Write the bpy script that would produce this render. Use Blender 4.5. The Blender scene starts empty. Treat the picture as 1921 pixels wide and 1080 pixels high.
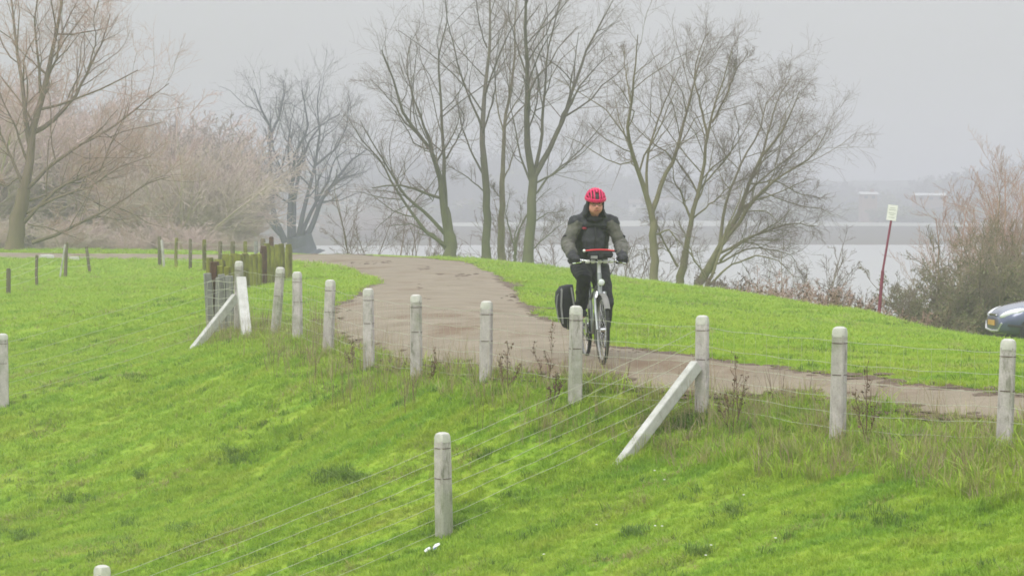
import bpy, math, random
import numpy as np
from mathutils import Vector, Matrix

random.seed(7)
rng = np.random.default_rng(11)
S = bpy.context.scene
COL = S.collection
R = math.radians

# ------------------------------------------------------------------ camera, sky, sun, exposure
W0, H0, F = 1921.0, 1080.0, 4800.0
HORIZON = 385.0
PITCH = math.atan((540.0 - HORIZON) / F)
cd = bpy.data.cameras.new('camera')
cd.sensor_width = 36.0
cd.lens = 36.0 * F / W0
cd.clip_start = 0.1
cd.clip_end = 6000.0
cam = bpy.data.objects.new('camera', cd)
COL.objects.link(cam)
cam.location = (0, 0, 0)
cam.rotation_euler = (R(90) - PITCH, 0, 0)
S.camera = cam

SUN_EL, SUN_AZ = R(48), R(-38)      # azimuth measured from +Y towards +X; behind left of the camera
sun_dir = Vector((math.sin(R(215)) * math.cos(SUN_EL), math.cos(R(215)) * math.cos(SUN_EL), math.sin(SUN_EL)))
world = bpy.data.worlds.new('World')
S.world = world
world.use_nodes = True
nt = world.node_tree
for n in list(nt.nodes):
    nt.nodes.remove(n)
wo = nt.nodes.new('ShaderNodeOutputWorld')
bg = nt.nodes.new('ShaderNodeBackground')
sky = nt.nodes.new('ShaderNodeTexSky')
sky.sky_type = 'NISHITA'
sky.sun_disc = False
sky.sun_elevation = SUN_EL
sky.sun_rotation = R(215)
sky.air_density = 1.0
sky.dust_density = 4.0
# overcast layer over the sky: brighter overhead than near the horizon
tc = nt.nodes.new('ShaderNodeTexCoord')
sx = nt.nodes.new('ShaderNodeSeparateXYZ')
nt.links.new(tc.outputs['Generated'], sx.inputs[0])
rp = nt.nodes.new('ShaderNodeValToRGB')
e = rp.color_ramp.elements
e[0].position = 0.0
e[0].color = (0.318, 0.320, 0.332, 1)
e[1].position = 1.0
e[1].color = (1.25, 1.27, 1.29, 1)
m1 = e.new(0.10); m1.color = (0.388, 0.388, 0.401, 1)
nt.links.new(sx.outputs['Z'], rp.inputs[0])
nz = nt.nodes.new('ShaderNodeTexNoise')
nz.inputs['Scale'].default_value = 2.2
nz.inputs['Detail'].default_value = 3
nt.links.new(tc.outputs['Generated'], nz.inputs['Vector'])
mr = nt.nodes.new('ShaderNodeMapRange')
mr.inputs['From Min'].default_value = 0.3
mr.inputs['From Max'].default_value = 0.7
mr.inputs['To Min'].default_value = 0.96
mr.inputs['To Max'].default_value = 1.04
nt.links.new(nz.outputs['Fac'], mr.inputs['Value'])
mul = nt.nodes.new('ShaderNodeMix'); mul.data_type = 'RGBA'; mul.blend_type = 'MULTIPLY'
mul.inputs[0].default_value = 1.0
nt.links.new(rp.outputs[0], mul.inputs[6])
nt.links.new(mr.outputs[0], mul.inputs[7])
gain = nt.nodes.new('ShaderNodeVectorMath'); gain.operation = 'SCALE'
gain.inputs['Scale'].default_value = 17.5
nt.links.new(mul.outputs[2], gain.inputs[0])
mx = nt.nodes.new('ShaderNodeMix'); mx.data_type = 'RGBA'
mx.inputs[0].default_value = 0.93
nt.links.new(sky.outputs[0], mx.inputs[6])
nt.links.new(gain.outputs[0], mx.inputs[7])
nt.links.new(mx.outputs[2], bg.inputs['Color'])
bg.inputs['Strength'].default_value = 0.10
nt.links.new(bg.outputs[0], wo.inputs['Surface'])

sl = bpy.data.lights.new('sun', 'SUN')
sl.energy = 1.5
sl.angle = R(28)
sl.color = (1.0, 0.97, 0.92)
so = bpy.data.objects.new('sun', sl)
COL.objects.link(so)
so.rotation_euler = sun_dir.to_track_quat('Z', 'Y').to_euler()

S.view_settings.view_transform = 'Standard'
S.view_settings.look = 'None'
S.view_settings.exposure = 0.10
S.view_settings.gamma = 1.0
S.view_settings.use_curve_mapping = False
S.render.engine = 'CYCLES'
S.cycles.max_bounces = 6
S.cycles.diffuse_bounces = 3
S.cycles.glossy_bounces = 3
S.cycles.transmission_bounces = 3
S.cycles.volume_bounces = 2
S.cycles.transparent_max_bounces = 6
S.cycles.use_adaptive_sampling = True
S.cycles.adaptive_threshold = 0.02
S.cycles.use_denoising = True
try:
    S.cycles.denoiser = 'OPENIMAGEDENOISE'
except Exception:
    pass
S.cycles.filter_width = 1.7

# ------------------------------------------------------------------ pixel helper: photograph pixel + distance -> place in the world
def P(u, v, Y):
    a = (u - W0 / 2) / F
    b = -(v - H0 / 2) / F
    dy = math.cos(PITCH) + b * math.sin(PITCH)
    dz = -math.sin(PITCH) + b * math.cos(PITCH)
    t = Y / dy
    return np.array([a * t, Y, dz * t])

# ------------------------------------------------------------------ object helpers
def props(o, label=None, cat=None, group=None, kind=None):
    if label: o['label'] = label
    if cat: o['category'] = cat
    if group: o['group'] = group
    if kind: o['kind'] = kind
    return o

def empty(name, loc, rz=0, **k):
    o = bpy.data.objects.new(name, None)
    COL.objects.link(o)
    o.location = loc
    o.rotation_euler = (0, 0, rz)
    o.empty_display_size = 0.2
    return props(o, **k)

def mesh_obj(name, V, Fc, mat, parent=None, smooth=False, link=True, **k):
    me = bpy.data.meshes.new(name)
    V = np.asarray(V, dtype=np.float32)
    if isinstance(Fc, np.ndarray):
        n = Fc.shape[1]
        me.vertices.add(len(V)); me.vertices.foreach_set('co', V.ravel())
        me.loops.add(Fc.size); me.loops.foreach_set('vertex_index', Fc.ravel().astype(np.int32))
        me.polygons.add(len(Fc))
        me.polygons.foreach_set('loop_start', np.arange(0, Fc.size, n, dtype=np.int32))
        me.polygons.foreach_set('loop_total', np.full(len(Fc), n, dtype=np.int32))
        me.update(calc_edges=True)
    else:
        me.from_pydata([tuple(map(float, p)) for p in V], [], [tuple(map(int, f)) for f in Fc])
        me.update()
    me.validate()
    if smooth:
        me.polygons.foreach_set('use_smooth', np.ones(len(me.polygons), dtype=bool))
    if mat is not None:
        me.materials.append(mat)
    o = bpy.data.objects.new(name, me)
    if link:
        COL.objects.link(o)
    if parent is not None:
        o.parent = parent
    return props(o, **k)

class MB:
    """collects shapes into one mesh"""
    def __init__(s): s.v = []; s.f = []
    def add(s, V, Fc):
        b = len(s.v)
        s.v.extend([tuple(map(float, p)) for p in V])
        s.f.extend([tuple(int(i) + b for i in f) for f in Fc])
        return s
    def box(s, c, size, rot=None, taper=1.0):
        hx, hy, hz = [q / 2 for q in size]
        V = []
        for z, t in ((-hz, 1.0), (hz, taper)):
            for x, y in ((-1, -1), (1, -1), (1, 1), (-1, 1)):
                V.append(Vector((x * hx * t, y * hy * t, z)))
        if rot is not None:
            V = [rot @ p for p in V]
        V = [p + Vector(c) for p in V]
        return s.add(V, [(0, 3, 2, 1), (4, 5, 6, 7), (0, 1, 5, 4), (1, 2, 6, 5), (2, 3, 7, 6), (3, 0, 4, 7)])
    def tube(s, pts, rad, n=10, cap=True, ry=None, up=None):
        pts = [Vector(p) for p in pts]
        if not hasattr(rad, '__len__'): rad = [rad] * len(pts)
        if ry is None: ry = rad
        if not hasattr(ry, '__len__'): ry = [ry] * len(pts)
        up0 = Vector(up) if up else None
        V = []; Fc = []
        prev = None
        for i, p in enumerate(pts):
            t = (pts[min(i + 1, len(pts) - 1)] - pts[max(i - 1, 0)])
            if t.length < 1e-9: t = Vector((0, 0, 1))
            t.normalize()
            if up0 is not None:
                a = up0 - t * up0.dot(t)
            elif prev is not None:
                a = prev - t * prev.dot(t)
            else:
                a = Vector((1, 0, 0)) if abs(t.x) < 0.9 else Vector((0, 1, 0))
                a = a - t * a.dot(t)
            a.normalize(); prev = a
            b = t.cross(a)
            for k in range(n):
                th = 2 * math.pi * k / n
                V.append(p + a * math.cos(th) * rad[i] + b * math.sin(th) * ry[i])
        for i in range(len(pts) - 1):
            for k in range(n):
                k2 = (k + 1) % n
                Fc.append((i * n + k, i * n + k2, (i + 1) * n + k2, (i + 1) * n + k))
        if cap:
            Fc.append(tuple(reversed(range(n))))
            Fc.append(tuple(range((len(pts) - 1) * n, len(pts) * n)))
        return s.add(V, Fc)
    def ball(s, c, r, n=14, m=9, rot=None):
        if not hasattr(r, '__len__'): r = (r, r, r)
        V = [Vector((0, 0, r[2]))]
        for i in range(1, m):
            ph = math.pi * i / m
            for k in range(n):
                th = 2 * math.pi * k / n
                V.append(Vector((r[0] * math.sin(ph) * math.cos(th), r[1] * math.sin(ph) * math.sin(th), r[2] * math.cos(ph))))
        V.append(Vector((0, 0, -r[2])))
        if rot is not None: V = [rot @ p for p in V]
        V = [p + Vector(c) for p in V]
        Fc = [(0, 1 + k, 1 + (k + 1) % n) for k in range(n)]
        for i in range(m - 2):
            for k in range(n):
                a = 1 + i * n + k; b = 1 + i * n + (k + 1) % n
                Fc.append((a, a + n, b + n, b))
        L = len(V) - 1; o = 1 + (m - 2) * n
        Fc += [(L, o + (k + 1) % n, o + k) for k in range(n)]
        return s.add(V, Fc)
    def ring(s, c, R_, r, axis='x', n=40, m=8, ry=None):
        if ry is None: ry = r
        V = []; Fc = []
        for i in range(n):
            a = 2 * math.pi * i / n
            for k in range(m):
                b = 2 * math.pi * k / m
                q = R_ + r * math.cos(b); w = ry * math.sin(b)
                p = {'x': (w, q * math.cos(a), q * math.sin(a)), 'y': (q * math.cos(a), w, q * math.sin(a)), 'z': (q * math.cos(a), q * math.sin(a), w)}[axis]
                V.append(Vector(p) + Vector(c))
        for i in range(n):
            for k in range(m):
                i2 = (i + 1) % n; k2 = (k + 1) % m
                Fc.append((i * m + k, i2 * m + k, i2 * m + k2, i * m + k2))
        return s.add(V, Fc)
    def build(s, name, mat, parent=None, smooth=True, angle=40, **k):
        o = mesh_obj(name, s.v, s.f, mat, parent, **k)
        if smooth:
            o.data.polygons.foreach_set('use_smooth', np.ones(len(o.data.polygons), dtype=bool))
            try:
                o.data.set_sharp_from_angle(angle=R(angle))
            except Exception:
                pass
        return o

# ------------------------------------------------------------------ materials
def new_mat(name):
    m = bpy.data.materials.new(name)
    m.use_nodes = True
    t = m.node_tree
    b = t.nodes['Principled BSDF']
    return m, t, b

def noise_node(t, scale, detail=4, rough=0.55, vec='pos', stretch=None, dist=0.0):
    if vec == 'pos':
        g = t.nodes.new('ShaderNodeNewGeometry').outputs['Position']
    else:
        g = t.nodes.new('ShaderNodeTexCoord').outputs['Object']
    if stretch:
        mp = t.nodes.new('ShaderNodeMapping')
        mp.inputs['Rotation'].default_value = stretch[1]
        mp.inputs['Scale'].default_value = stretch[0]
        t.links.new(g, mp.inputs[0]); g = mp.outputs[0]
    n = t.nodes.new('ShaderNodeTexNoise')
    n.inputs['Scale'].default_value = scale
    n.inputs['Detail'].default_value = detail
    n.inputs['Roughness'].default_value = rough
    n.inputs['Distortion'].default_value = dist
    t.links.new(g, n.inputs['Vector'])
    return n.outputs['Fac']

def ramp(t, fac, stops):
    r = t.nodes.new('ShaderNodeValToRGB')
    el = r.color_ramp.elements
    el[0].position, el[0].color = stops[0][0], (*stops[0][1], 1)
    el[1].position, el[1].color = stops[-1][0], (*stops[-1][1], 1)
    for p, c in stops[1:-1]:
        q = el.new(p); q.color = (*c, 1)
    t.links.new(fac, r.inputs[0])
    return r.outputs[0]

def mixc(t, fac, a, b, mode='MIX'):
    m = t.nodes.new('ShaderNodeMix'); m.data_type = 'RGBA'; m.blend_type = mode
    for s_, idx in ((fac, 0), (a, 6), (b, 7)):
        if isinstance(s_, (int, float)): m.inputs[idx].default_value = s_
        elif isinstance(s_, tuple): m.inputs[idx].default_value = (*s_, 1)
        else: t.links.new(s_, m.inputs[idx])
    return m.outputs[2]

def bump(t, b, h, strength=0.5, dist=0.01):
    n = t.nodes.new('ShaderNodeBump')
    n.inputs['Strength'].default_value = strength
    n.inputs['Distance'].default_value = dist
    t.links.new(h, n.inputs['Height'])
    t.links.new(n.outputs[0], b.inputs['Normal'])

def simple(name, c1, c2=None, rough=0.7, scale=20, metal=0.0, bumpd=0.0, vec='obj', stretch=None, coat=0.0, spec=None):
    m, t, b = new_mat(name)
    b.inputs['Roughness'].default_value = rough
    b.inputs['Metallic'].default_value = metal
    if coat: b.inputs['Coat Weight'].default_value = coat
    if spec is not None: b.inputs['Specular IOR Level'].default_value = spec
    if c2 is None: c2 = tuple(q * 0.8 for q in c1)
    n = noise_node(t, scale, 5, 0.6, vec, stretch)
    t.links.new(ramp(t, n, [(0.32, c2), (0.68, c1)]), b.inputs['Base Color'])
    if bumpd: bump(t, b, n, 0.6, bumpd)
    return m

GRASS_STOPS = [(0.30, (0.205, 0.375, 0.036)), (0.45, (0.310, 0.470, 0.042)), (0.60, (0.365, 0.490, 0.052)), (0.78, (0.45, 0.48, 0.10))]
def grass_mat(name, stops, trans=0.38, scale=1.5, dark=1.0):
    m, t, b = new_mat(name)
    b.inputs['Roughness'].default_value = 0.55
    b.inputs['Specular IOR Level'].default_value = 0.25
    n1 = noise_node(t, scale, 5, 0.62, 'pos', ((0.55, 1.6, 1.0), (0, 0, R(28))))
    c = ramp(t, n1, stops)
    n2 = noise_node(t, 9.0, 4, 0.6, 'pos')
    c = mixc(t, 0.75, c, ramp(t, n2, [(0.3, (0.66, 0.74, 0.66)), (0.55, (1, 1, 1)), (0.75, (1.22, 1.1, 0.95))]), 'MULTIPLY')
    if dark != 1.0: c = mixc(t, 1.0, c, (dark, dark, dark), 'MULTIPLY')
    t.links.new(c, b.inputs['Base Color'])
    if trans:
        tr = t.nodes.new('ShaderNodeBsdfTranslucent')
        t.links.new(c, tr.inputs['Color'])
        ms = t.nodes.new('ShaderNodeMixShader'); ms.inputs[0].default_value = trans
        t.links.new(b.outputs[0], ms.inputs[1]); t.links.new(tr.outputs[0], ms.inputs[2])
        t.links.new(ms.outputs[0], t.nodes['Material Output'].inputs['Surface'])
    return m, t, b, c

M = {}
M['grass_blade'] = grass_mat('grass_blade', GRASS_STOPS)[0]
M['grass_dark'] = grass_mat('grass_dark', [(0.3, (0.10, 0.18, 0.03)), (0.5, (0.14, 0.24, 0.035)), (0.75, (0.19, 0.25, 0.05))], 0.3)[0]
M['grass_dry'] = grass_mat('grass_dry', [(0.3, (0.20, 0.30, 0.04)), (0.5, (0.33, 0.34, 0.10)), (0.75, (0.42, 0.36, 0.19))], 0.3, 1.6)[0]
M['grass_straw'] = grass_mat('grass_straw', [(0.3, (0.26, 0.20, 0.11)), (0.5, (0.36, 0.29, 0.18)), (0.75, (0.42, 0.34, 0.24))], 0.3, 2.0)[0]

def ground_mat():
    m, t, b = new_mat('ground_turf')
    b.inputs['Roughness'].default_value = 0.9
    b.inputs['Specular IOR Level'].default_value = 0.1
    n1 = noise_node(t, 1.5, 5, 0.62, 'pos', ((0.55, 1.6, 1.0), (0, 0, R(28))))
    near = ramp(t, n1, GRASS_STOPS)
    n2 = noise_node(t, 5.0, 6, 0.65, 'pos', ((0.7, 1.5, 1.0), (0, 0, R(28))))
    near = mixc(t, 0.9, near, ramp(t, n2, [(0.3, (0.7, 0.8, 0.7)), (0.5, (1, 1, 1)), (0.72, (1.1, 1.04, 0.95))]), 'MULTIPLY')
    # far bank across the river: brown reeds and meadow
    g = t.nodes.new('ShaderNodeNewGeometry')
    s = t.nodes.new('ShaderNodeSeparateXYZ'); t.links.new(g.outputs['Position'], s.inputs[0])
    n3 = noise_node(t, 0.02, 4, 0.6, 'pos', ((0.4, 1.6, 1.0), (0, 0, 0)))
    far = ramp(t, n3, [(0.35, (0.045, 0.038, 0.028)), (0.6, (0.065, 0.054, 0.040)), (0.75, (0.055, 0.065, 0.035))])
    mrn = t.nodes.new('ShaderNodeMapRange')
    mrn.inputs['From Min'].default_value = 135; mrn.inputs['From Max'].default_value = 200
    t.links.new(s.outputs['Y'], mrn.inputs['Value'])
    near = mixc(t, 1.0, near, (0.66, 0.68, 0.70), 'MULTIPLY')
    c = mixc(t, mrn.outputs[0], near, far)
    # muddy river side below the bank top
    mz = t.nodes.new('ShaderNodeMapRange')
    mz.inputs['From Min'].default_value = -4.6; mz.inputs['From Max'].default_value = -5.6
    t.links.new(s.outputs['Z'], mz.inputs['Value'])
    c = mixc(t, mz.outputs[0], c, (0.09, 0.075, 0.055))
    t.links.new(c, b.inputs['Base Color'])
    bump(t, b, n2, 0.8, 0.03)
    return m
M['ground'] = ground_mat()

def road_mat():
    m, t, b = new_mat('worn_road')
    b.inputs['Roughness'].default_value = 0.85
    b.inputs['Specular IOR Level'].default_value = 0.25
    n = noise_node(t, 1.3, 6, 0.6, 'pos')
    c = ramp(t, n, [(0.3, (0.175, 0.142, 0.100)), (0.5, (0.215, 0.180, 0.130)), (0.7, (0.26, 0.220, 0.165))])
    fine = noise_node(t, 45, 4, 0.7, 'pos')
    c = mixc(t, 0.8, c, ramp(t, fine, [(0.3, (0.78, 0.77, 0.75)), (0.5, (1, 1, 1)), (0.7, (1.14, 1.13, 1.12))]), 'MULTIPLY')
    mud = noise_node(t, 0.55, 9, 0.72, 'pos', ((1.0, 0.6, 1.0), (0, 0, R(15))))
    f = ramp(t, mud, [(0.55, (0, 0, 0)), (0.64, (1, 1, 1))])
    c = mixc(t, f, c, (0.155, 0.105, 0.065))
    t.links.new(c, b.inputs['Base Color'])
    bump(t, b, fine, 0.5, 0.01)
    return m
M['road'] = road_mat()

def water_mat():
    m, t, b = new_mat('river_water')
    b.inputs['Base Color'].default_value = (0.30, 0.30, 0.29, 1)
    b.inputs['Roughness'].default_value = 0.30
    b.inputs['IOR'].default_value = 1.33
    n = noise_node(t, 0.9, 4, 0.6, 'pos', ((1.0, 0.5, 1), (0, 0, 0)))
    bump(t, b, n, 0.35, 0.12)
    return m
M['water'] = water_mat()

def concrete_mat():
    m, t, b = new_mat('post_concrete')
    b.inputs['Roughness'].default_value = 0.85
    n = noise_node(t, 7, 6, 0.65, 'pos', ((1, 1, 0.45), (0, 0, 0)))
    c = ramp(t, n, [(0.3, (0.34, 0.305, 0.30)), (0.5, (0.46, 0.42, 0.42)), (0.7, (0.57, 0.52, 0.53))])
    n2 = noise_node(t, 60, 3, 0.7, 'pos')
    c = mixc(t, 0.7, c, ramp(t, n2, [(0.3, (0.72, 0.72, 0.70)), (0.5, (1, 1, 1)), (0.7, (1.1, 1.1, 1.1))]), 'MULTIPLY')
    n3 = noise_node(t, 14, 5, 0.7, 'pos', ((1, 1, 0.25), (0, 0, 0)))
    c = mixc(t, ramp(t, n3, [(0.54, (0, 0, 0)), (0.68, (0.8, 0.8, 0.8))]), c, (0.13, 0.135, 0.09))
    n4 = noise_node(t, 2.3, 3, 0.6, 'pos')
    c = mixc(t, ramp(t, n4, [(0.5, (0, 0, 0)), (0.65, (0.55, 0.55, 0.55))]), c, (0.19, 0.22, 0.13))
    t.links.new(c, b.inputs['Base Color'])
    bump(t, b, n2, 0.6, 0.004)
    return m
M['concrete'] = concrete_mat()
M['brace'] = simple('pale_brace', (0.52, 0.52, 0.50), (0.38, 0.38, 0.35), 0.8, 9, bumpd=0.003)
M['cap'] = simple('pale_cap', (0.55, 0.54, 0.50), (0.42, 0.42, 0.38), 0.8, 18, bumpd=0.002)
M['wire'] = simple('galvanised_wire', (0.50, 0.52, 0.40), (0.34, 0.36, 0.27), 0.55, 30, vec='pos')
M['old_timber'] = simple('old_timber', (0.17, 0.14, 0.09), (0.09, 0.09, 0.045), 0.9, 8, vec='pos', bumpd=0.004, stretch=((1, 1, 0.3), (0, 0, 0)))
M['green_timber'] = simple('mossy_timber', (0.25, 0.27, 0.04), (0.07, 0.06, 0.02), 0.95, 5, vec='pos', bumpd=0.008, stretch=((1, 1, 0.35), (0, 0, 0)))
M['brown_timber'] = simple('brown_timber', (0.11, 0.055, 0.03), (0.05, 0.03, 0.02), 0.9, 12, vec='pos', bumpd=0.004)
M['grey_timber'] = simple('grey_timber', (0.30, 0.30, 0.28), (0.13, 0.13, 0.12), 0.9, 9, vec='pos', bumpd=0.006, stretch=((1, 1, 0.2), (0, 0, 0)))
M['white_timber'] = simple('white_timber', (0.5, 0.49, 0.46), (0.33, 0.32, 0.29), 0.85, 9, vec='pos')

def bark(name, c1, c2, moss=None, mossz=(-1.0, 2.0)):
    m, t, b = new_mat(name)
    b.inputs['Roughness'].default_value = 0.95
    b.inputs['Specular IOR Level'].default_value = 0.15
    n = noise_node(t, 3.5, 6, 0.7, 'pos', ((1, 1, 0.3), (0, 0, 0)))
    c = ramp(t, n, [(0.3, c2), (0.7, c1)])
    if moss:
        g = t.nodes.new('ShaderNodeNewGeometry'); s = t.nodes.new('ShaderNodeSeparateXYZ')
        t.links.new(g.outputs['Position'], s.inputs[0])
        mr_ = t.nodes.new('ShaderNodeMapRange')
        mr_.inputs['From Min'].default_value = mossz[1]; mr_.inputs['From Max'].default_value = mossz[0]
        t.links.new(s.outputs['Z'], mr_.inputs['Value'])
        n2 = noise_node(t, 1.7, 4, 0.6, 'pos')
        mm = t.nodes.new('ShaderNodeMath'); mm.operation = 'MULTIPLY'
        t.links.new(mr_.outputs[0], mm.inputs[0]); t.links.new(n2, mm.inputs[1])
        c = mixc(t, mm.outputs[0], c, moss)
    t.links.new(c, b.inputs['Base Color'])
    bump(t, b, n, 0.8, 0.02)
    return m
M['bark'] = bark('bark_grey_olive', (0.150, 0.138, 0.100), (0.080, 0.073, 0.055), (0.14, 0.18, 0.05))
M['bark_pale'] = bark('bark_tan', (0.25, 0.215, 0.145), (0.135, 0.115, 0.077), (0.19, 0.20, 0.08))
M['bark_old'] = bark('bark_slate', (0.10, 0.11, 0.135), (0.06, 0.07, 0.085))
M['bark_left'] = bark('bark_brown', (0.20, 0.155, 0.11), (0.12, 0.09, 0.062), (0.16, 0.16, 0.07), (-1.5, 1.5))
M['twig'] = simple('twig_brown', (0.22, 0.165, 0.13), (0.135, 0.10, 0.08), 0.9, 2.5, vec='pos')
M['twig_red'] = simple('twig_reddish', (0.50, 0.33, 0.27), (0.34, 0.22, 0.175), 0.9, 0.6, vec='pos')
M['twig_olive'] = simple('twig_olive', (0.27, 0.225, 0.13), (0.16, 0.13, 0.085), 0.9, 1.5, vec='pos')
M['twig_slate'] = simple('twig_slate', (0.19, 0.18, 0.19), (0.14, 0.135, 0.145), 0.9, 1.5, vec='pos')
M['leaf_olive'] = simple('leaf_olive', (0.19, 0.20, 0.075), (0.10, 0.115, 0.045), 0.8, 3.0, vec='pos')
M['leaf_brown'] = simple('leaf_dead', (0.13, 0.08, 0.04), (0.08, 0.05, 0.03), 0.9, 4.0, vec='pos')
M['weed'] = simple('dead_weed', (0.17, 0.105, 0.065), (0.10, 0.06, 0.04), 0.95, 12, vec='pos')
M['mud'] = simple('road_mud', (0.13, 0.085, 0.055), (0.07, 0.05, 0.032), 0.9, 20, vec='pos', bumpd=0.01)

# ------------------------------------------------------------------ terrain
CP = [  # (u, v, distance): places on the ground read off the photograph
    (1885, 858, 20.4), (1572, 826, 22.6), (1317, 772, 24.7), (1079, 750, 25.3), (911, 718, 27.0), (781, 703, 29.0), (692, 692, 31.0),
    (615, 661, 33.4), (558, 640, 35.6), (516, 630, 37.4), (447, 619, 39.5), (833, 1004, 23.5), (195, 1262, 22.3), (8, 760, 36.5),
    (1147, 875, 24.0), (350, 656, 39.3), (960, 1080, 21.4), (1921, 1080, 17.2), (0, 1080, 26.0), (500, 900, 28.5), (200, 800, 34.0),
    (1450, 950, 20.9),
    (200, 650, 44), (0, 650, 46), (350, 598, 46), (200, 560, 58), (0, 572, 58), (200, 520, 72), (300, 505, 78), (70, 537, 66), (15, 552, 62), (120, 519, 72),
    (400, 520, 66), (470, 548, 52), (530, 527, 61),
    (1120, 683, 26.7), (1921, 746, 22.9), (1921, 796, 21.7), (1560, 706, 25.4), (1560, 752, 23.9), (1317, 672, 27.8), (1317, 728, 25.6), (1150, 650, 30.0),
    (1040, 605, 36.5), (985, 567, 44.5), (955, 527, 57), (900, 505, 69), (830, 487, 85), (640, 570, 44.5), (705, 528, 58), (620, 500, 72), (800, 560, 46), (850, 640, 32.5),
    (1400, 600, 41), (1560, 640, 33), (1740, 662, 30), (1921, 692, 27), (1921, 648, 36), (1921, 660, 44), (1921, 664, 50), (1850, 640, 40), (1850, 655, 50), (1780, 630, 44), (1780, 644, 52), (1700, 607, 49), (1240, 574, 50), (1320, 580, 50), (1400, 590, 50), (1500, 600, 47), (1500, 580, 54), (1700, 618, 56), (1640, 586, 52), (1640, 600, 60), (1500, 571, 58), (1300, 547, 66),
    (1180, 529, 74), (1000, 502, 84), (900, 489, 88), (830, 485, 89), (680, 478.5, 90), (560, 478, 92), (300, 476, 98), (300, 487, 86), (0, 473, 103), (0, 484, 88), (100, 464, 120), (400, 464, 118),
]
pts = [P(*c) for c in CP]
pts += [np.array(q, float) for q in [
    (12.3, 55.5, -3.0), (10.6, 54.5, -2.97), (10.0, 59, -3.3), (16, 50, -2.9), (14, 42, -2.45), (10, 75, -4.8), (6, 84, -4.5), (3, 102, -5.0), (-4, 110, -5.0), (18, 70, -5), (8.2, 62, -2.9),
    (-40, 20, -5.2), (-40, 60, -3.4), (-40, 100, -2.2), (-30, 130, -2.0), (-20, 45, -3.2), (-14, 24, -5.0), (30, 20, -2.0), (40, 60, -5), (40, 90, -6),
    (0, 0, -1.7), (-15, 0, -3.5), (15, 0, -1.7), (-20, -30, -2.0), (20, -30, -2.0), (0, 10, -2.75), (-6, 14, -3.9), (8, 11, -2.3), (0, -20, -1.7)]]
CPA = np.array(pts)
def _phi(r2):
    return np.where(r2 > 1e-9, 0.5 * r2 * np.log(np.maximum(r2, 1e-9)), 0.0)
_n = len(CPA)
_SC = 10.0
_xy = CPA[:, :2] / _SC
_A = np.zeros((_n + 3, _n + 3))
_d2 = ((_xy[:, None] - _xy[None]) ** 2).sum(-1)
_A[:_n, :_n] = _phi(_d2) + np.eye(_n) * 0.005
_A[:_n, _n] = 1; _A[:_n, _n + 1:] = _xy
_A[_n, :_n] = 1; _A[_n + 1:, :_n] = _xy.T
_w = np.linalg.solve(_A, np.concatenate([CPA[:, 2], np.zeros(3)]))
def sstep(a, b, x):
    t = np.clip((x - a) / (b - a), 0, 1)
    return t * t * (3 - 2 * t)
WATER_Z = -6.0
def far_profile(X, Y):
    z = np.full_like(Y, -7.2)
    shore = 384 + 2.0 * np.sin(X * 0.045) + 1.2 * np.sin(X * 0.13 + 1)
    z = z + sstep(shore - 6, shore + 3, Y) * 1.6
    z = z + np.clip(Y - 388, 0, 330) * 0.0092 + np.clip(Y - 720, 0, 600) * 0.003
    return z
def height(X, Y):
    X = np.asarray(X, float); Y = np.asarray(Y, float)
    shp = X.shape
    x = X.ravel() / _SC; y = Y.ravel() / _SC
    out = np.zeros(len(x))
    for i in range(0, len(x), 20000):
        xs, ys = x[i:i + 20000], y[i:i + 20000]
        r2 = (xs[:, None] - _xy[None, :, 0]) ** 2 + (ys[:, None] - _xy[None, :, 1]) ** 2
        out[i:i + 20000] = _phi(r2) @ _w[:_n] + _w[_n] + _w[_n + 1] * xs + _w[_n + 2] * ys
    z = np.clip(out.reshape(shp), -7.0, -0.6)
    # far out the ground levels off
    k = sstep(28, 60, np.abs(X))
    z = z * (1 - k) + k * np.where(X > 0, -4.5, -3.2)
    # left land keeps going behind the road, the rest drops to the river
    edge = -8.2 - 0.075 * (Y - 120)
    land = sstep(2.0, -2.5, X - edge) if False else 1 - sstep(-2.5, 2.0, X - edge)
    left = np.where(Y > 105, -1.9 - 0.020 * (Y - 105), z)
    zl = z * (1 - sstep(100, 115, Y)) + left * sstep(100, 115, Y)
    zl = zl * (1 - sstep(200, 260, Y)) + far_profile(X, Y) * sstep(200, 260, Y)
    zr = z * (1 - sstep(93, 122, Y)) + far_profile(X, Y) * sstep(93, 122, Y)
    return zl * land + zr * (1 - land)
def hz(x, y):
    return float(height(np.array([x]), np.array([y]))[0])
def hit(u, v, near=12.0, far=130.0):
    """first place where the line of sight through a photograph pixel meets the ground"""
    ys = np.linspace(near, far, 1200)
    p1 = P(u, v, 1.0)
    zz = height(p1[0] * ys, ys)
    below = p1[2] * ys <= zz
    i = int(np.argmax(below)) if below.any() else len(ys) - 1
    return np.array([p1[0] * ys[i], ys[i], zz[i]])

from mathutils import noise as mn
def fnoise(X, Y, scale, seed=0, octs=3):
    """cheap value noise on arrays"""
    r = np.random.default_rng(seed)
    G = r.random((256, 256))
    out = 0; amp = 1; tot = 0
    for o in range(octs):
        x = X / scale * 2 ** o + 100 + 17 * o; y = Y / scale * 2 ** o + 100 + 31 * o
        xi = np.floor(x).astype(int); yi = np.floor(y).astype(int)
        fx = x - xi; fy = y - yi
        fx = fx * fx * (3 - 2 * fx); fy = fy * fy * (3 - 2 * fy)
        g = lambda a, b: G[a % 256, b % 256]
        out = out + amp * (g(xi, yi) * (1 - fx) * (1 - fy) + g(xi + 1, yi) * fx * (1 - fy) + g(xi, yi + 1) * (1 - fx) * fy + g(xi + 1, yi + 1) * fx * fy)
        tot += amp; amp *= 0.5
    return out / tot

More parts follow.
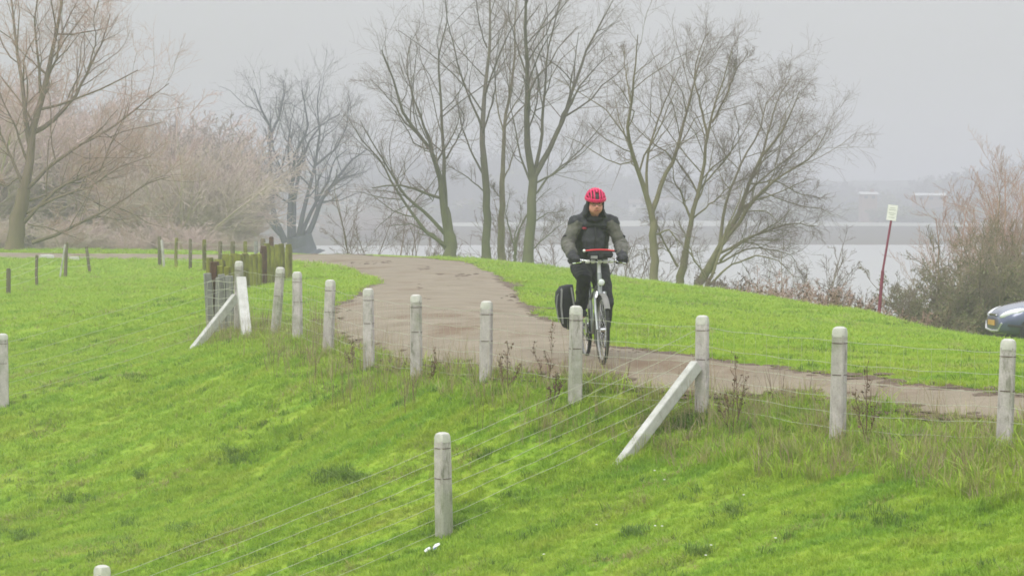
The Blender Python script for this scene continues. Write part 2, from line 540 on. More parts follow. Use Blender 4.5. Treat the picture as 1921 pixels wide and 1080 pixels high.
def bumps(X, Y):
    return (1 - sstep(60, 130, Y)) * (0.07 * (fnoise(X * 0.8 + Y * 0.3, Y * 1.2 - X * 0.5, 1.1, 1, 3) - 0.5) + 0.05 * (fnoise(X, Y, 0.35, 2, 2) - 0.5))

# road edges (far side / near side), photograph pixels, right to left
PAIRS = [((2600, 832), (2480, 880)), ((2250, 788), (2110, 824)), ((1921, 746), (1790, 780)), ((1740, 726), (1612, 760)), ((1560, 706), (1440, 744)), ((1317, 672), (1200, 728)), ((1150, 650), (1000, 712)),
         ((1040, 605), (840, 694)), ((990, 575), (700, 668)), ((974, 546), (618, 606)), ((948, 525), (655, 560)), ((900, 505), (708, 528)), ((830, 488), (640, 503)),
         ((680, 478.8), (540, 491)), ((540, 478.2), (440, 489)), ((300, 477), (300, 487)), ((0, 474), (0, 484)), ((-300, 472), (-300, 482))]
fa = np.array([hit(*a)[:2] for a, b in PAIRS]); ne = np.array([hit(*b)[:2] for a, b in PAIRS])
def catmull(A, n):
    out = []
    for i in range(len(A) - 1):
        p0, p1, p2, p3 = A[max(i - 1, 0)], A[i], A[i + 1], A[min(i + 2, len(A) - 1)]
        for k in range(n):
            t = k / n
            out.append(0.5 * (2 * p1 + (p2 - p0) * t + (2 * p0 - 5 * p1 + 4 * p2 - p3) * t * t + (-p0 + 3 * p1 - 3 * p2 + p3) * t ** 3))
    out.append(A[-1])
    return np.array(out)
NS = 16
fa_c = catmull(fa, NS); ne_c = catmull(ne, NS)
wob = np.random.default_rng(3)
def wobble(C, s):
    n = len(C); w = wob.normal(0, s * .5, n) + np.interp(np.arange(n), np.arange(0, n + 3, 3), wob.normal(0, s, len(np.arange(0, n + 3, 3))))
    return C + np.stack([w, w * 0.6], 1)
fa_c = wobble(fa_c, 0.05); ne_c = wobble(ne_c, 0.06)
ROADPOLY = np.concatenate([fa_c, ne_c[::-1]])
def in_poly(X, Y, poly):
    X = X.ravel(); Y = Y.ravel()
    inside = np.zeros(len(X), bool)
    x0, y0 = poly[:, 0], poly[:, 1]
    x1, y1 = np.roll(x0, -1), np.roll(y0, -1)
    for a, b, c, d in zip(x0, y0, x1, y1):
        if b == d: continue
        cond = ((b > Y) != (d > Y)) & (X < (c - a) * (Y - b) / (d - b) + a)
        inside ^= cond
    return inside

def axis(lo, hi, step, out_lo, out_hi, g):
    a = list(np.arange(lo, hi, step))
    s = step; x = a[-1]
    while x < out_hi: s *= g; x += s; a.append(x)
    s = step; x = lo; b = []
    while x > out_lo: s *= g; x -= s; b.append(x)
    return np.array(b[::-1] + a)
gx = axis(-9, 9, 0.14, -1500, 1500, 1.05)
gy = axis(17, 46, 0.14, -120, 3000, 1.028)
GX, GY = np.meshgrid(gx, gy, indexing='xy')
GZ = height(GX, GY)
GZ = GZ + bumps(GX, GY)
road_mask = in_poly(GX, GY, ROADPOLY).reshape(GX.shape)
GZ = np.where(road_mask, height(GX, GY) - 0.05, GZ)
ny, nx = GX.shape
idx = np.arange(ny * nx).reshape(ny, nx)
quads = np.stack([idx[:-1, :-1], idx[:-1, 1:], idx[1:, 1:], idx[1:, :-1]], -1).reshape(-1, 4)
mesh_obj('ground', np.stack([GX, GY, GZ], -1).reshape(-1, 3), quads, M['ground'], smooth=True, kind='structure')

# road sheet
NR = 22
V = []
for i in range(len(fa_c)):
    for j in range(NR + 1):
        t = j / NR
        V.append(fa_c[i] * (1 - t) + ne_c[i] * t)
V = np.array(V)
tt = np.tile(np.linspace(0, 1, NR + 1), len(fa_c))
z = height(V[:, 0], V[:, 1]) + 0.012 + 0.02 * (fnoise(V[:, 0], V[:, 1], 1.4, 5, 3) - 0.5) + 0.02 * np.sin(np.pi * tt)
ii = np.arange(len(V)).reshape(len(fa_c), NR + 1)
q = np.stack([ii[:-1, :-1], ii[:-1, 1:], ii[1:, 1:], ii[1:, :-1]], -1).reshape(-1, 4)
mesh_obj('road', np.column_stack([V, z]), q, M['road'], smooth=True, kind='structure')

# river
wv = [(-1500, 70, WATER_Z), (1500, 70, WATER_Z), (1500, 400, WATER_Z), (-1500, 400, WATER_Z)]
mesh_obj('river', wv, [(0, 1, 2, 3)], M['water'], kind='structure')

# ------------------------------------------------------------------ scattering (only for what nobody could count)
def scatter(name, pos, scale, rot, pick, sources, **k):
    c = bpy.data.collections.new(name + '_sources')
    for i, s in enumerate(sources):
        s.name = f'{name}_source_{i:02d}'
        c.objects.link(s)
    me = bpy.data.meshes.new(name)
    me.vertices.add(len(pos)); me.vertices.foreach_set('co', np.asarray(pos, np.float32).ravel())
    a = me.attributes.new('rot', 'FLOAT_VECTOR', 'POINT'); a.data.foreach_set('vector', np.asarray(rot, np.float32).ravel())
    a = me.attributes.new('scl', 'FLOAT_VECTOR', 'POINT'); a.data.foreach_set('vector', np.asarray(scale, np.float32).ravel())
    a = me.attributes.new('pick', 'INT', 'POINT'); a.data.foreach_set('value', np.asarray(pick, np.int32))
    me.update()
    o = bpy.data.objects.new(name, me); COL.objects.link(o)
    ng = bpy.data.node_groups.new(name + '_nodes', 'GeometryNodeTree')
    ng.interface.new_socket('Geometry', in_out='INPUT', socket_type='NodeSocketGeometry')
    ng.interface.new_socket('Geometry', in_out='OUTPUT', socket_type='NodeSocketGeometry')
    gi = ng.nodes.new('NodeGroupInput'); go = ng.nodes.new('NodeGroupOutput')
    ip = ng.nodes.new('GeometryNodeInstanceOnPoints')
    ci = ng.nodes.new('GeometryNodeCollectionInfo')
    ci.inputs['Collection'].default_value = c
    ci.inputs['Separate Children'].default_value = True
    ci.inputs['Reset Children'].default_value = True
    ip.inputs['Pick Instance'].default_value = True
    def attr(n, ty):
        q_ = ng.nodes.new('GeometryNodeInputNamedAttribute'); q_.data_type = ty
        q_.inputs['Name'].default_value = n
        return q_.outputs['Attribute']
    ng.links.new(gi.outputs[0], ip.inputs['Points'])
    ng.links.new(ci.outputs[0], ip.inputs['Instance'])
    ng.links.new(attr('pick', 'INT'), ip.inputs['Instance Index'])
    ng.links.new(attr('rot', 'FLOAT_VECTOR'), ip.inputs['Rotation'])
    ng.links.new(attr('scl', 'FLOAT_VECTOR'), ip.inputs['Scale'])
    ng.links.new(ip.outputs[0], go.inputs[0])
    md = o.modifiers.new('scatter', 'NODES'); md.node_group = ng
    return props(o, **k)

def clump(nb, h0, h1, spread, width, lean, mat, seed, bend=0.5):
    r = np.random.default_rng(seed)
    V = []; Fc = []
    for _ in range(nb):
        a = r.uniform(0, 2 * math.pi); rr = spread * math.sqrt(r.random())
        base = np.array([rr * math.cos(a), rr * math.sin(a), -0.01])
        th = r.uniform(0, 2 * math.pi); l = r.uniform(h0, h1); ln = abs(r.normal(0, lean))
        d = np.array([math.cos(th), math.sin(th), 0]); s = np.array([-d[1], d[0], 0]) * width * r.uniform(0.7, 1.2) / 2
        p1 = base + np.array([0, 0, l * 0.55]) + d * ln * l * 0.35
        p2 = base + np.array([0, 0, l * (1 - 0.25 * bend * ln)]) + d * l * (ln * (0.7 + bend))
        b = len(V)
        V += [base - s, base + s, p1 + s * 0.85, p1 - s * 0.85, p2]
        Fc += [(b, b + 1, b + 2, b + 3), (b + 3, b + 2, b + 4)]
    return mesh_obj('clump', V, Fc, mat, link=False)

def in_view(X, Y, Z, m=0.06, side=4.0):
    u = X / np.maximum(Y, 0.1) * F / W0
    lim = 0.5 + m + side / np.maximum(Y, 1) * F / W0 * 0.35
    v = (HORIZON - Z / np.maximum(Y, 0.1) * F) / H0
    return (np.abs(u) < lim) & (v < 1.08) & (v > -0.1)

def sample(n, x0, x1, y0, y1, seed):
    r = np.random.default_rng(seed)
    X = r.uniform(x0, x1, n); Y = r.uniform(y0, y1, n)
    Z = height(X, Y) + bumps(X, Y)
    k = in_view(X, Y, Z) & ~in_poly(X, Y, ROADPOLY) & ~((Y > 83) & (X > -9.6) & (X < -2.6))
    return X[k], Y[k], Z[k]

_fence_px = [(1885, 858, 20.8), (1572, 826, 22.6), (1317, 772, 24.7), (1079, 750, 25.3), (911, 718, 27.0), (781, 703, 29.0), (692, 692, 31.0), (615, 661, 33.4), (558, 640, 35.6), (516, 630, 37.4), (447, 619, 39.5)]
FL = np.array([P(*q)[:2] for q in _fence_px])
FL = np.concatenate([[FL[0] + (FL[0] - FL[1]) * 1.5], FL])
def dist_line(X, Y, L):
    best = np.full(X.shape, 1e9)
    for a, b in zip(L[:-1], L[1:]):
        d = b - a; t = np.clip(((X - a[0]) * d[0] + (Y - a[1]) * d[1]) / (d @ d), 0, 1)
        best = np.minimum(best, np.hypot(X - a[0] - t * d[0], Y - a[1] - t * d[1]))
    return best

XS, YS, ZS, SC = [], [], [], []
for n, y0, y1, xr, s0 in ((125000, 16, 30, 7.5, 1.0), (75000, 30, 46, 10.5, 1.45), (60000, 46, 70, 16, 2.0), (40000, 70, 108, 24, 2.7)):
    X, Y, Z = sample(n, -xr, xr, y0, y1, int(y0))
    XS.append(X); YS.append(Y); ZS.append(Z); SC.append(np.full(len(X), s0))
X = np.concatenate(XS); Y = np.concatenate(YS); Z = np.concatenate(ZS); sc = np.concatenate(SC)
r = np.random.default_rng(5)
patch = fnoise(X * 0.8 + Y * 0.3, Y * 1.3 - X * 0.5, 0.55, 9, 3)
s = sc * r.uniform(0.7, 1.15, len(X)) * (0.55 + 0.95 * patch)
scl = np.stack([s, s, s * r.uniform(0.7, 1.1, len(X)) / np.sqrt(sc)], 1)
rot = np.stack([r.normal(0, 0.12, len(X)), r.normal(0, 0.12, len(X)), r.uniform(0, 6.28, len(X))], 1)
src = [clump(18, 0.035, 0.085, 0.055, 0.0065, 0.6, M['grass_blade'], 20 + i) for i in range(5)] + [clump(14, 0.03, 0.08, 0.05, 0.006, 0.8, M['grass_dry'], 26 + i) for i in range(2)]
scatter('grass', np.stack([X, Y, Z - 0.012], 1), scl, rot, np.where((r.random(len(X)) < 0.03 + 0.45 * (fnoise(X, Y, 0.9, 55, 3) > 0.66)), r.integers(5, 7, len(X)), r.integers(0, 5, len(X))), src,
        label='short bright green pasture grass covering both sides of the road', cat='grass', kind='stuff')
print('grass', len(X))

# darker tufts in the pasture: the ones one can see, stray ones, and contact shade at post feet
tp = []
r = np.random.default_rng(15)
for (u, v, n, wu, wv) in ((430, 858, 46, 34, 12), (640, 897, 70, 42, 12), (262, 893, 12, 9, 7), (258, 712, 30, 22, 8), (240, 985, 16, 30, 8), (40, 1010, 20, 26, 8), (1380, 966, 20, 11, 7), (700, 800, 10, 20, 5),
                          (350, 995, 30, 26, 10), (150, 940, 14, 40, 6), (900, 865, 14, 22, 5), (500, 765, 12, 20, 5), (660, 720, 8, 12, 4), (1190, 1000, 10, 20, 5), (1640, 975, 22, 60, 14), (1310, 1040, 16, 30, 8), (1230, 800, 60, 50, 26), (1120, 730, 40, 35, 10), (1290, 795, 60, 26, 12)):  # clusters by the brace and corner post also give contact shade
    for _ in range(n):
        q = hit(u + r.normal(0, wu * 0.6), v + r.normal(0, wv * 0.6)); tp.append(q)
X, Y, Z = sample(15000, -9, 9, 16, 52, 77)
k = fnoise(X * .7 + Y * 0.3, Y * 2.0 - X * 1.0, 0.50, 31, 3) > 0.60
_n0 = len(tp)
tp = tp + list(np.stack([X, Y, Z], 1)[k])
for q_ in _fence_px + [(833, 1004, 23.5), (8, 760, 36.5)]:  # ring of dark grass stands in for contact shade round each post
    b0 = P(*q_)
    for _ in range(9):
        a_ = r.uniform(0, 6.28); x_, y_ = b0[0] + .11 * math.cos(a_), b0[1] + .11 * math.sin(a_)
        tp.append(np.array([x_, y_, hz(x_, y_) - .01]))
tp = np.array(tp)
src = [clump(20, 0.06, 0.14, 0.07, 0.008, 0.75, M['grass_dark'], 40 + i) for i in range(4)]
nT = len(tp); s = r.uniform(0.5, 1.05, nT)
scatter('dark_tufts_contact_shade', tp, np.stack([s, s, s * r.uniform(0.5, 1.0, nT)], 1), np.stack([r.normal(0, .15, nT), r.normal(0, .15, nT), r.uniform(0, 6.28, nT)], 1), r.integers(0, 4, nT), src,
        label='dark green tufts of longer grass scattered through the pasture, some set as contact shade at post and brace feet', cat='grass', kind='stuff')

# long rough grass along the fence and the road edge
X, Y, Z = sample(60000, -7, 6.5, 18, 44, 91)
dl = dist_line(X, Y, FL)
side = fnoise(X, Y, 1.2, 41, 3)
right = sstep(-0.5, 2.0, X)
wid = 0.42 + 0.55 * right
k = (dl < wid * (0.55 + 0.9 * side)) & (r.random(len(X)) < 0.36 + 0.30 * right)
X, Y, Z = X[k], Y[k], Z[k]
nT = len(X); s = r.uniform(0.55, 1.15, nT)
hs = s * (0.55 + 0.9 * fnoise(X, Y, 0.6, 44, 2)) * (0.75 + 0.1 * sstep(-0.5, 2.0, X))
pk = np.where(r.random(nT) < 0.26, r.integers(3, 6, nT), r.integers(0, 3, nT))
pk = np.where(r.random(nT) < 0.36, r.integers(6, 8, nT), pk)
src = [clump(12, 0.12, 0.30, 0.06, 0.007, 0.5, M['grass_dry'], 50 + i) for i in range(3)] + [clump(10, 0.15, 0.36, 0.06, 0.006, 0.5, M['grass_straw'], 60 + i) for i in range(3)] + [clump(14, 0.10, 0.26, 0.07, 0.009, 0.6, M['grass_blade'], 70 + i) for i in range(2)]
scatter('rough_grass', np.stack([X, Y, Z], 1), np.stack([s, s, hs], 1), np.stack([r.normal(0, .15, nT), r.normal(0, .15, nT), r.uniform(0, 6.28, nT)], 1), pk, src,
        label='long rough olive and straw coloured grass under the wire fence by the road', cat='grass', kind='stuff')
# thin dry stems standing in it
X, Y, Z = sample(9000, -6, 6.5, 18, 42, 97)
dl = dist_line(X, Y, FL)
k = (dl < 0.8) & (fnoise(X, Y, 0.8, 48, 2) > 0.42)
X, Y, Z = X[k], Y[k], Z[k]; nT = len(X); s = r.uniform(0.6, 1.1, nT)
src = [clump(5, 0.35, 0.75, 0.08, 0.0035, 0.35, M['grass_straw'], 80 + i) for i in range(3)] + [clump(4, 0.3, 0.6, 0.08, 0.004, 0.3, M['weed'], 90 + i) for i in range(2)]
scatter('dry_stems', np.stack([X, Y, Z], 1), np.stack([s, s, s], 1), np.stack([r.normal(0, .1, nT), r.normal(0, .1, nT), r.uniform(0, 6.28, nT)], 1), r.integers(0, 5, nT), src,
        label='thin dry grass stems standing in front of the road along the fence', cat='dry grass', kind='stuff')

# daisies in the short grass
V = []; Fc = []
for (u, v) in ((1228, 898), (1119, 999), (1229, 1001), (1242, 1000), (1334, 1035), (1395, 940), (1324, 1058), (1455, 1023), (1246, 910), (1020, 1052)):
    p = hit(u, v) + np.array([0, 0, 0.05])
    for k_ in range(8):
        a = k_ * math.pi / 4; b = len(V)
        for (rr, aa, zz) in ((0.002, a, 0), (0.009, a - .35, .002), (0.011, a, .004), (0.009, a + .35, .002)):
            V.append(p + np.array([rr * math.cos(aa), rr * math.sin(aa) , zz + 0.3 * rr * math.sin(aa)]))
        Fc.append((b, b + 1, b + 2, b + 3))
M['petal'] = simple('white_petal', (0.75, 0.75, 0.72), (0.65, 0.65, 0.6), 0.7)
mesh_obj('daisies', V, Fc, M['petal'], kind='stuff', label='tiny white daisies dotted in the front lawn', cat='flowers')

# clods of mud dropped on the road
mb = MB(); rr = random.Random(4)
for (u, v, n, su, sv) in ((795, 506, 16, 12, 3), (860, 520, 26, 24, 4), (825, 518, 6, 8, 2), (920, 505, 8, 10, 2), (715, 495, 18, 36, 2), (800, 540, 10, 26, 4), (810, 566, 8, 14, 2), (1170, 665, 14, 24, 4), (1385, 712, 20, 22, 5), (1640, 735, 20, 70, 5), (1300, 700, 10, 40, 5), (960, 560, 6, 14, 6)):
    for _ in range(n):
        q = hit(u + rr.gauss(0, su * .7), v + rr.gauss(0, sv * .7))
        s_ = rr.uniform(0.25, 1.0) * q[1] * 0.0010
        mb.ball((q[0], q[1], q[2] + 0.02), (s_ * 1.5, s_ * 1.3, s_ * 0.45), 7, 5, Matrix.Rotation(rr.uniform(0, 3), 3, 'Z'))
for C_ in (fa_c, ne_c):
    for i in range(24, len(C_) - 40):
        for _ in range(4 if C_[i][1] < 60 else 2):
            t_ = rr.random(); nx_ = C_[i] * (1 - t_) + C_[min(i + 1, len(C_) - 1)] * t_
            x_, y_ = nx_[0] + rr.gauss(0, .09), nx_[1] + rr.gauss(0, .09)
            if rr.random() < .45: continue
            s_ = rr.uniform(.02, .10) * (1 if y_ < 40 else 1.7)
            mb.ball((x_, y_, hz(x_, y_) + .012), (s_ * 1.6, s_ * 1.2, rr.uniform(.008, .02)), 8, 4, Matrix.Rotation(rr.uniform(0, 3), 3, 'Z'))
mb.v = [(a_, b_, c_ + .004 * math.sin(a_ * 91 + b_ * 57)) for a_, b_, c_ in mb.v]
mb.build('mud_clods', M['mud'], kind='stuff', label='brown clods of mud strewn over the pale road', cat='mud')

# ------------------------------------------------------------------ trees
def tubes(poly, rad, n):
    """poly (N,K,3), rad (N,K) -> verts, quads"""
    N, K, _ = poly.shape
    t = np.empty_like(poly)
    t[:, 1:-1] = poly[:, 2:] - poly[:, :-2]; t[:, 0] = poly[:, 1] - poly[:, 0]; t[:, -1] = poly[:, -1] - poly[:, -2]
    t /= np.linalg.norm(t, axis=-1, keepdims=True) + 1e-9
    ref = np.where(np.abs(t[:, :1, 2:3]) > 0.85, np.array([[[1.0, 0, 0]]]), np.array([[[0, 0, 1.0]]]))
    a = np.cross(t, np.broadcast_to(ref, t.shape)); a /= np.linalg.norm(a, axis=-1, keepdims=True) + 1e-9
    b = np.cross(t, a)
    th = np.arange(n) * 2 * math.pi / n
    V = poly[:, :, None] + rad[:, :, None, None] * (a[:, :, None] * np.cos(th)[None, None, :, None] + b[:, :, None] * np.sin(th)[None, None, :, None])
    V = V.reshape(-1, 3)
    base = (np.arange(N) * K * n)[:, None, None]
    k = (np.arange(K - 1) * n)[None, :, None]; j = np.arange(n)[None, None, :]; j2 = (j + 1) % n
    f = np.stack([base + k + j, base + k + j2, base + k + n + j2, base + k + n + j], -1).reshape(-1, 4)
    return V, f

def resample(poly, K):
    poly = np.asarray(poly, float)
    d = np.concatenate([[0], np.cumsum(np.linalg.norm(np.diff(poly, axis=0), axis=1))])
    t = np.linspace(0, d[-1], K)
    return np.stack([np.interp(t, d, poly[:, i]) for i in range(3)], 1)

def children(par, prad, per, r, lf=(0.35, 0.6), ang=(25, 50), up=0.35, K=4, tmin=0.2, rf=0.5, jit=0.06, flat=1.0, mass=None):
    """branches growing out of the parent polylines"""
    N, Kp, _ = par.shape
    L = np.linalg.norm(np.diff(par, axis=1), axis=2).sum(1)
    M_ = N * per
    pi = np.repeat(np.arange(N), per)
    t = tmin + (1 - tmin) * (np.tile((np.arange(per) + 0.5) / per, N) + r.uniform(-0.5, 0.5, M_) / per)
    t = np.clip(t, 0.02, 0.98)
    x = t * (Kp - 1); i0 = np.minimum(x.astype(int), Kp - 2); f = (x - i0)[:, None]
    base = par[pi, i0] * (1 - f) + par[pi, i0 + 1] * f
    tan = par[pi, i0 + 1] - par[pi, i0]; tan /= np.linalg.norm(tan, axis=1, keepdims=True) + 1e-9
    rad0 = prad[pi, i0] * (1 - f[:, 0]) + prad[pi, i0 + 1] * f[:, 0]
    rv = r.normal(0, 1, (M_, 3)); rv[:, 1] *= flat
    side = rv - tan * (rv * tan).sum(1, keepdims=True); side /= np.linalg.norm(side, axis=1, keepdims=True) + 1e-9
    an = np.radians(r.uniform(ang[0], ang[1], M_))[:, None]
    d = tan * np.cos(an) + side * np.sin(an)
    ln = L[pi] * r.uniform(lf[0], lf[1], M_) * (1.15 - 0.65 * t)
    out = np.empty((M_, K, 3)); out[:, 0] = base
    step = (ln / (K - 1))[:, None]
    for k in range(1, K):
        d = d + np.array([0, 0, up / K])[None] + r.normal(0, jit, (M_, 3)) * 2.2
        d /= np.linalg.norm(d, axis=1, keepdims=True)
        out[:, k] = out[:, k - 1] + d * step
    r0 = np.minimum(rad0 * rf * r.uniform(0.7, 1.1, M_), ln * 0.03)
    rad = r0[:, None] * np.linspace(1, 0.35, K)[None]
    return out, rad

def join(chunks):
    V = []; Fc = []; b = 0
    for v, f in chunks:
        V.append(v); Fc.append(f + b); b += len(v)
    return np.concatenate(V), np.concatenate(Fc)

def tree(name, base, limbs, depth, mats, seed, label, cat='tree', group=None, per=(9, 6, 5), twig_r=0.0028, spread=0.28, lf=((0.26, 0.62), (0.35, 0.80), (0.40, 0.95)), ang=(22, 62), up=0.34, trunk=None, flat=1.0, minr=None, jit=0.085, lscale=1.0):
    """limbs: photograph polylines with start and end radius; each gets its own lean in depth"""
    r = np.random.default_rng(seed)
    root = empty(name, tuple(base), label=label, cat=cat, group=group)
    B = np.array(base, float)
    allp = []; allr = []
    def to3(pl, off0, off1):
        n = len(pl)
        out = []
        for i, (u, v) in enumerate(pl):
            t = i / (n - 1)
            out.append(P(u, v, depth + off0 + (off1 - off0) * t ** 1.3))
        return np.array(out)
    def ofs(p3):
        return p3 - B
    if trunk:
        pl, r0, r1 = trunk
        p3 = to3(pl, 0, 0); p3[0, 2] -= 0.15
        p = resample(p3, 10)
        p[1:-1] += r.normal(0, 0.02, (8, 3))
        rad = np.linspace(r0, r1, 10); rad[0] *= 1.5; rad[1] *= 1.15
        v, f = tubes(ofs(p)[None], rad[None], 10)
        mesh_obj('trunk', v, f, mats[0], root, smooth=True)
    for i, (pl, r0, r1) in enumerate(limbs):
        p3 = to3(pl, 0, r.normal(0, 1) * spread * abs(pl[0][1] - pl[-1][1]) * depth / F)
        p = resample(p3, 14)
        w = np.cumsum(r.normal(0, 0.018, (14, 3)), axis=0); w -= w[0]
        p = p + w
        rad = (r0 + (r1 - r0) * np.linspace(0, 1, 14) ** 0.8) * 0.9
        v, f = tubes(ofs(p)[None], rad[None], 8)
        mesh_obj('limb', v, f, mats[0], root, smooth=True)
        allp.append(p); allr.append(rad)
    par = np.array(allp); prad = np.array(allr)
    ch = []
    mr_ = twig_r if minr is None else minr
    for lv, n in enumerate(per):
        K = (6, 4, 3)[min(lv, 2)]
        c, cr = children(par, prad, n, r, lf=tuple(q_ * lscale for q_ in lf[lv]), ang=ang, up=up, K=K, tmin=(0.22, 0.12, 0.1)[min(lv, 2)], flat=flat, jit=jit)
        cr = np.maximum(cr, mr_ * (1.7, 1.2, 1.0)[min(lv, 2)] * np.linspace(1, 0.6, K)[None])
        ch.append(tubes(ofs(c.reshape(-1, 3)).reshape(c.shape), cr, (5, 3, 3)[min(lv, 2)]))
        if lv == 0:
            v, f = ch.pop()
            mesh_obj('branches', v, f, mats[0], root, smooth=True, kind='stuff')
        par, prad = c, cr
    v, f = join(ch)
    mesh_obj('twigs', v, f, mats[1], root, smooth=True, kind='stuff')
    return root

BT = (M['bark'], M['twig'])
D = 87.0
def gb(u, d, dv=0):
    """ground place under pixel column u at distance d"""
    x = (u - W0 / 2) / F * d
    return (x, d, hz(x, d))
def vb(base):
    """photograph row of a place"""
    return HORIZON - base[2] / base[1] * F
# tree 1: leaning multi-stem tree on the bank
b = gb(842, D)
g0 = vb(b)
tree('willow_tree', b, [
    ([(840, 460), (833, 400), (826, 330), (812, 285), (795, 262), (758, 220), (738, 150), (715, 95)], .15, .02),
    ([(812, 290), (802, 250), (776, 180), (762, 120), (770, 60)], .06, .012),
    ([(836, 395), (836, 300), (833, 200), (828, 110), (846, 40), (838, -20)], .09, .012),
    ([(836, 440), (800, 400), (755, 360), (722, 300), (700, 270), (672, 215)], .08, .014),
    ([(838, 462), (800, 435), (760, 385), (735, 345), (712, 300), (680, 262), (655, 225)], .08, .012),
    ([(795, 262), (760, 230), (745, 200), (700, 150)], .05, .01),
    ([(828, 340), (812, 380), (790, 350), (760, 352)], .03, .008),
    ([(835, 468), (812, 440), (770, 420), (735, 425)], .05, .01),
    ([(834, 300), (856, 262), (870, 220), (850, 180)], .04, .01),
], D, BT, 101, 'bare mossy tree leaning left at the road bend, leftmost of the riverside trees', trunk=([(843, g0 + 2), (846, 455), (842, 425), (834, 390)], .22, .15), per=(12, 7, 4), group='bare trees on the river bank')
b = gb(911, D + 1); g0 = vb(b)
tree('alder_tree', b, [
    ([(908, 300), (903, 250), (906, 180), (914, 90), (917, 20), (912, -60)], .12, .02),
    ([(908, 330), (880, 280), (862, 230), (855, 200), (862, 150)], .045, .01),
    ([(904, 240), (884, 190), (862, 130), (845, 60), (838, 0)], .05, .01),
    ([(905, 250), (922, 190), (928, 140), (940, 60)], .04, .01),
    ([(909, 360), (880, 335), (850, 318), (838, 300)], .03, .008),
    ([(914, 90), (900, 40), (890, -20)], .03, .01),
], D + 1, BT, 102, 'slender upright bare tree second from the left on the river bank', trunk=([(911, g0 + 2), (913, 430), (912, 360), (907, 295)], .155, .12), per=(12, 7, 4), group='bare trees on the river bank')
b = gb(942, D + 2); g0 = vb(b)
tree('alder_tree', b, [
    ([(943, 330), (945, 270), (948, 220), (958, 170), (964, 100), (962, 30), (968, -40)], .09, .015),
    ([(946, 260), (932, 210), (925, 160), (935, 110)], .04, .01),
    ([(942, 380), (925, 360), (915, 345)], .03, .01),
    ([(944, 340), (960, 300), (972, 270), (978, 240)], .035, .01),
    ([(948, 230), (975, 180), (985, 150), (1000, 110)], .035, .01),
], D + 2, (M['bark_pale'], M['twig']), 103, 'thin brownish bare tree between the two tall straight ones on the bank', trunk=([(942, g0 + 2), (940, 430), (941, 380), (943, 325)], .15, .09), per=(11, 7, 4), group='bare trees on the river bank')
b = gb(966, D + 1); g0 = vb(b)
tree('sapling', b, [
    ([(967, 470), (975, 430), (990, 400), (1010, 370), (1030, 355)], .05, .01),
    ([(965, 465), (955, 430), (950, 400), (958, 360)], .04, .008),
    ([(967, 468), (962, 440), (970, 410), (968, 380)], .03, .008),
], D + 1, BT, 104, 'small forked sapling low beside the trunk of the tallest tree', trunk=([(968, g0 + 2), (966, 480), (967, 465)], .07, .05), per=(7, 6, 4), group='bare trees on the river bank')
b = gb(991, D); g0 = vb(b)
tree('alder_tree', b, [
    ([(1000, 335), (988, 270), (987, 200), (990, 130), (986, 60), (990, 0), (984, -70)], .15, .025),
    ([(1001, 335), (1012, 260), (1016, 190), (1020, 120), (1030, 60), (1050, -20)], .08, .015),
    ([(1003, 330), (1030, 285), (1060, 220), (1075, 160), (1100, 100), (1130, 50), (1152, 10)], .12, .015),
    ([(1062, 215), (1090, 160), (1120, 125), (1150, 100)], .05, .01),
    ([(998, 370), (1030, 330), (1070, 300), (1110, 265), (1150, 215)], .045, .01),
    ([(1002, 345), (1050, 318), (1090, 290), (1130, 250)], .04, .01),
    ([(998, 350), (978, 290), (970, 240), (960, 190), (968, 150)], .05, .01),
    ([(997, 420), (1030, 400), (1060, 395)], .03, .008),
    ([(995, 470), (1030, 440), (1062, 420)], .03, .008),
    ([(988, 250), (1004, 200), (1010, 150), (1000, 100)], .04, .01),
    ([(988, 140), (970, 90), (955, 30), (960, -30)], .04, .01),
], D, BT, 105, 'tallest bare tree on the bank with a forked green trunk left of the cyclist', trunk=([(989, g0 + 2), (993, 440), (999, 380), (1001, 330)], .20, .15), per=(12, 7, 4), group='bare trees on the river bank')

# right group behind the bank
D2 = 70.0
BP = (M['bark_pale'], M['twig'])
b = gb(1228, D2); g0 = vb(b)
tree('willow_tree', b, [
    ([(1226, 420), (1215, 370), (1197, 325), (1182, 285), (1168, 250), (1180, 190), (1187, 120), (1190, 70)], .10, .012),
    ([(1222, 400), (1240, 340), (1262, 305), (1275, 250), (1290, 190), (1305, 130), (1320, 90)], .085, .012),
    ([(1214, 365), (1212, 320), (1222, 260), (1240, 210), (1262, 160), (1280, 120)], .05, .01),
    ([(1200, 330), (1180, 300), (1160, 290)], .03, .008),
    ([(1196, 322), (1180, 270), (1160, 225), (1155, 180)], .04, .008),
    ([(1228, 440), (1250, 430), (1280, 470), (1300, 500)], .03, .01),
    ([(1182, 190), (1172, 140), (1165, 95)], .03, .008),
], D2, BP, 201, 'forked tan bare tree right behind the cyclist, leftmost of the clump on the right', trunk=([(1226, g0 + 2), (1228, 490), (1226, 450), (1226, 412)], .13, .10), per=(11, 7, 4), group='bare trees right of the cyclist')
b = gb(1270, D2 + 0.5); g0 = vb(b)
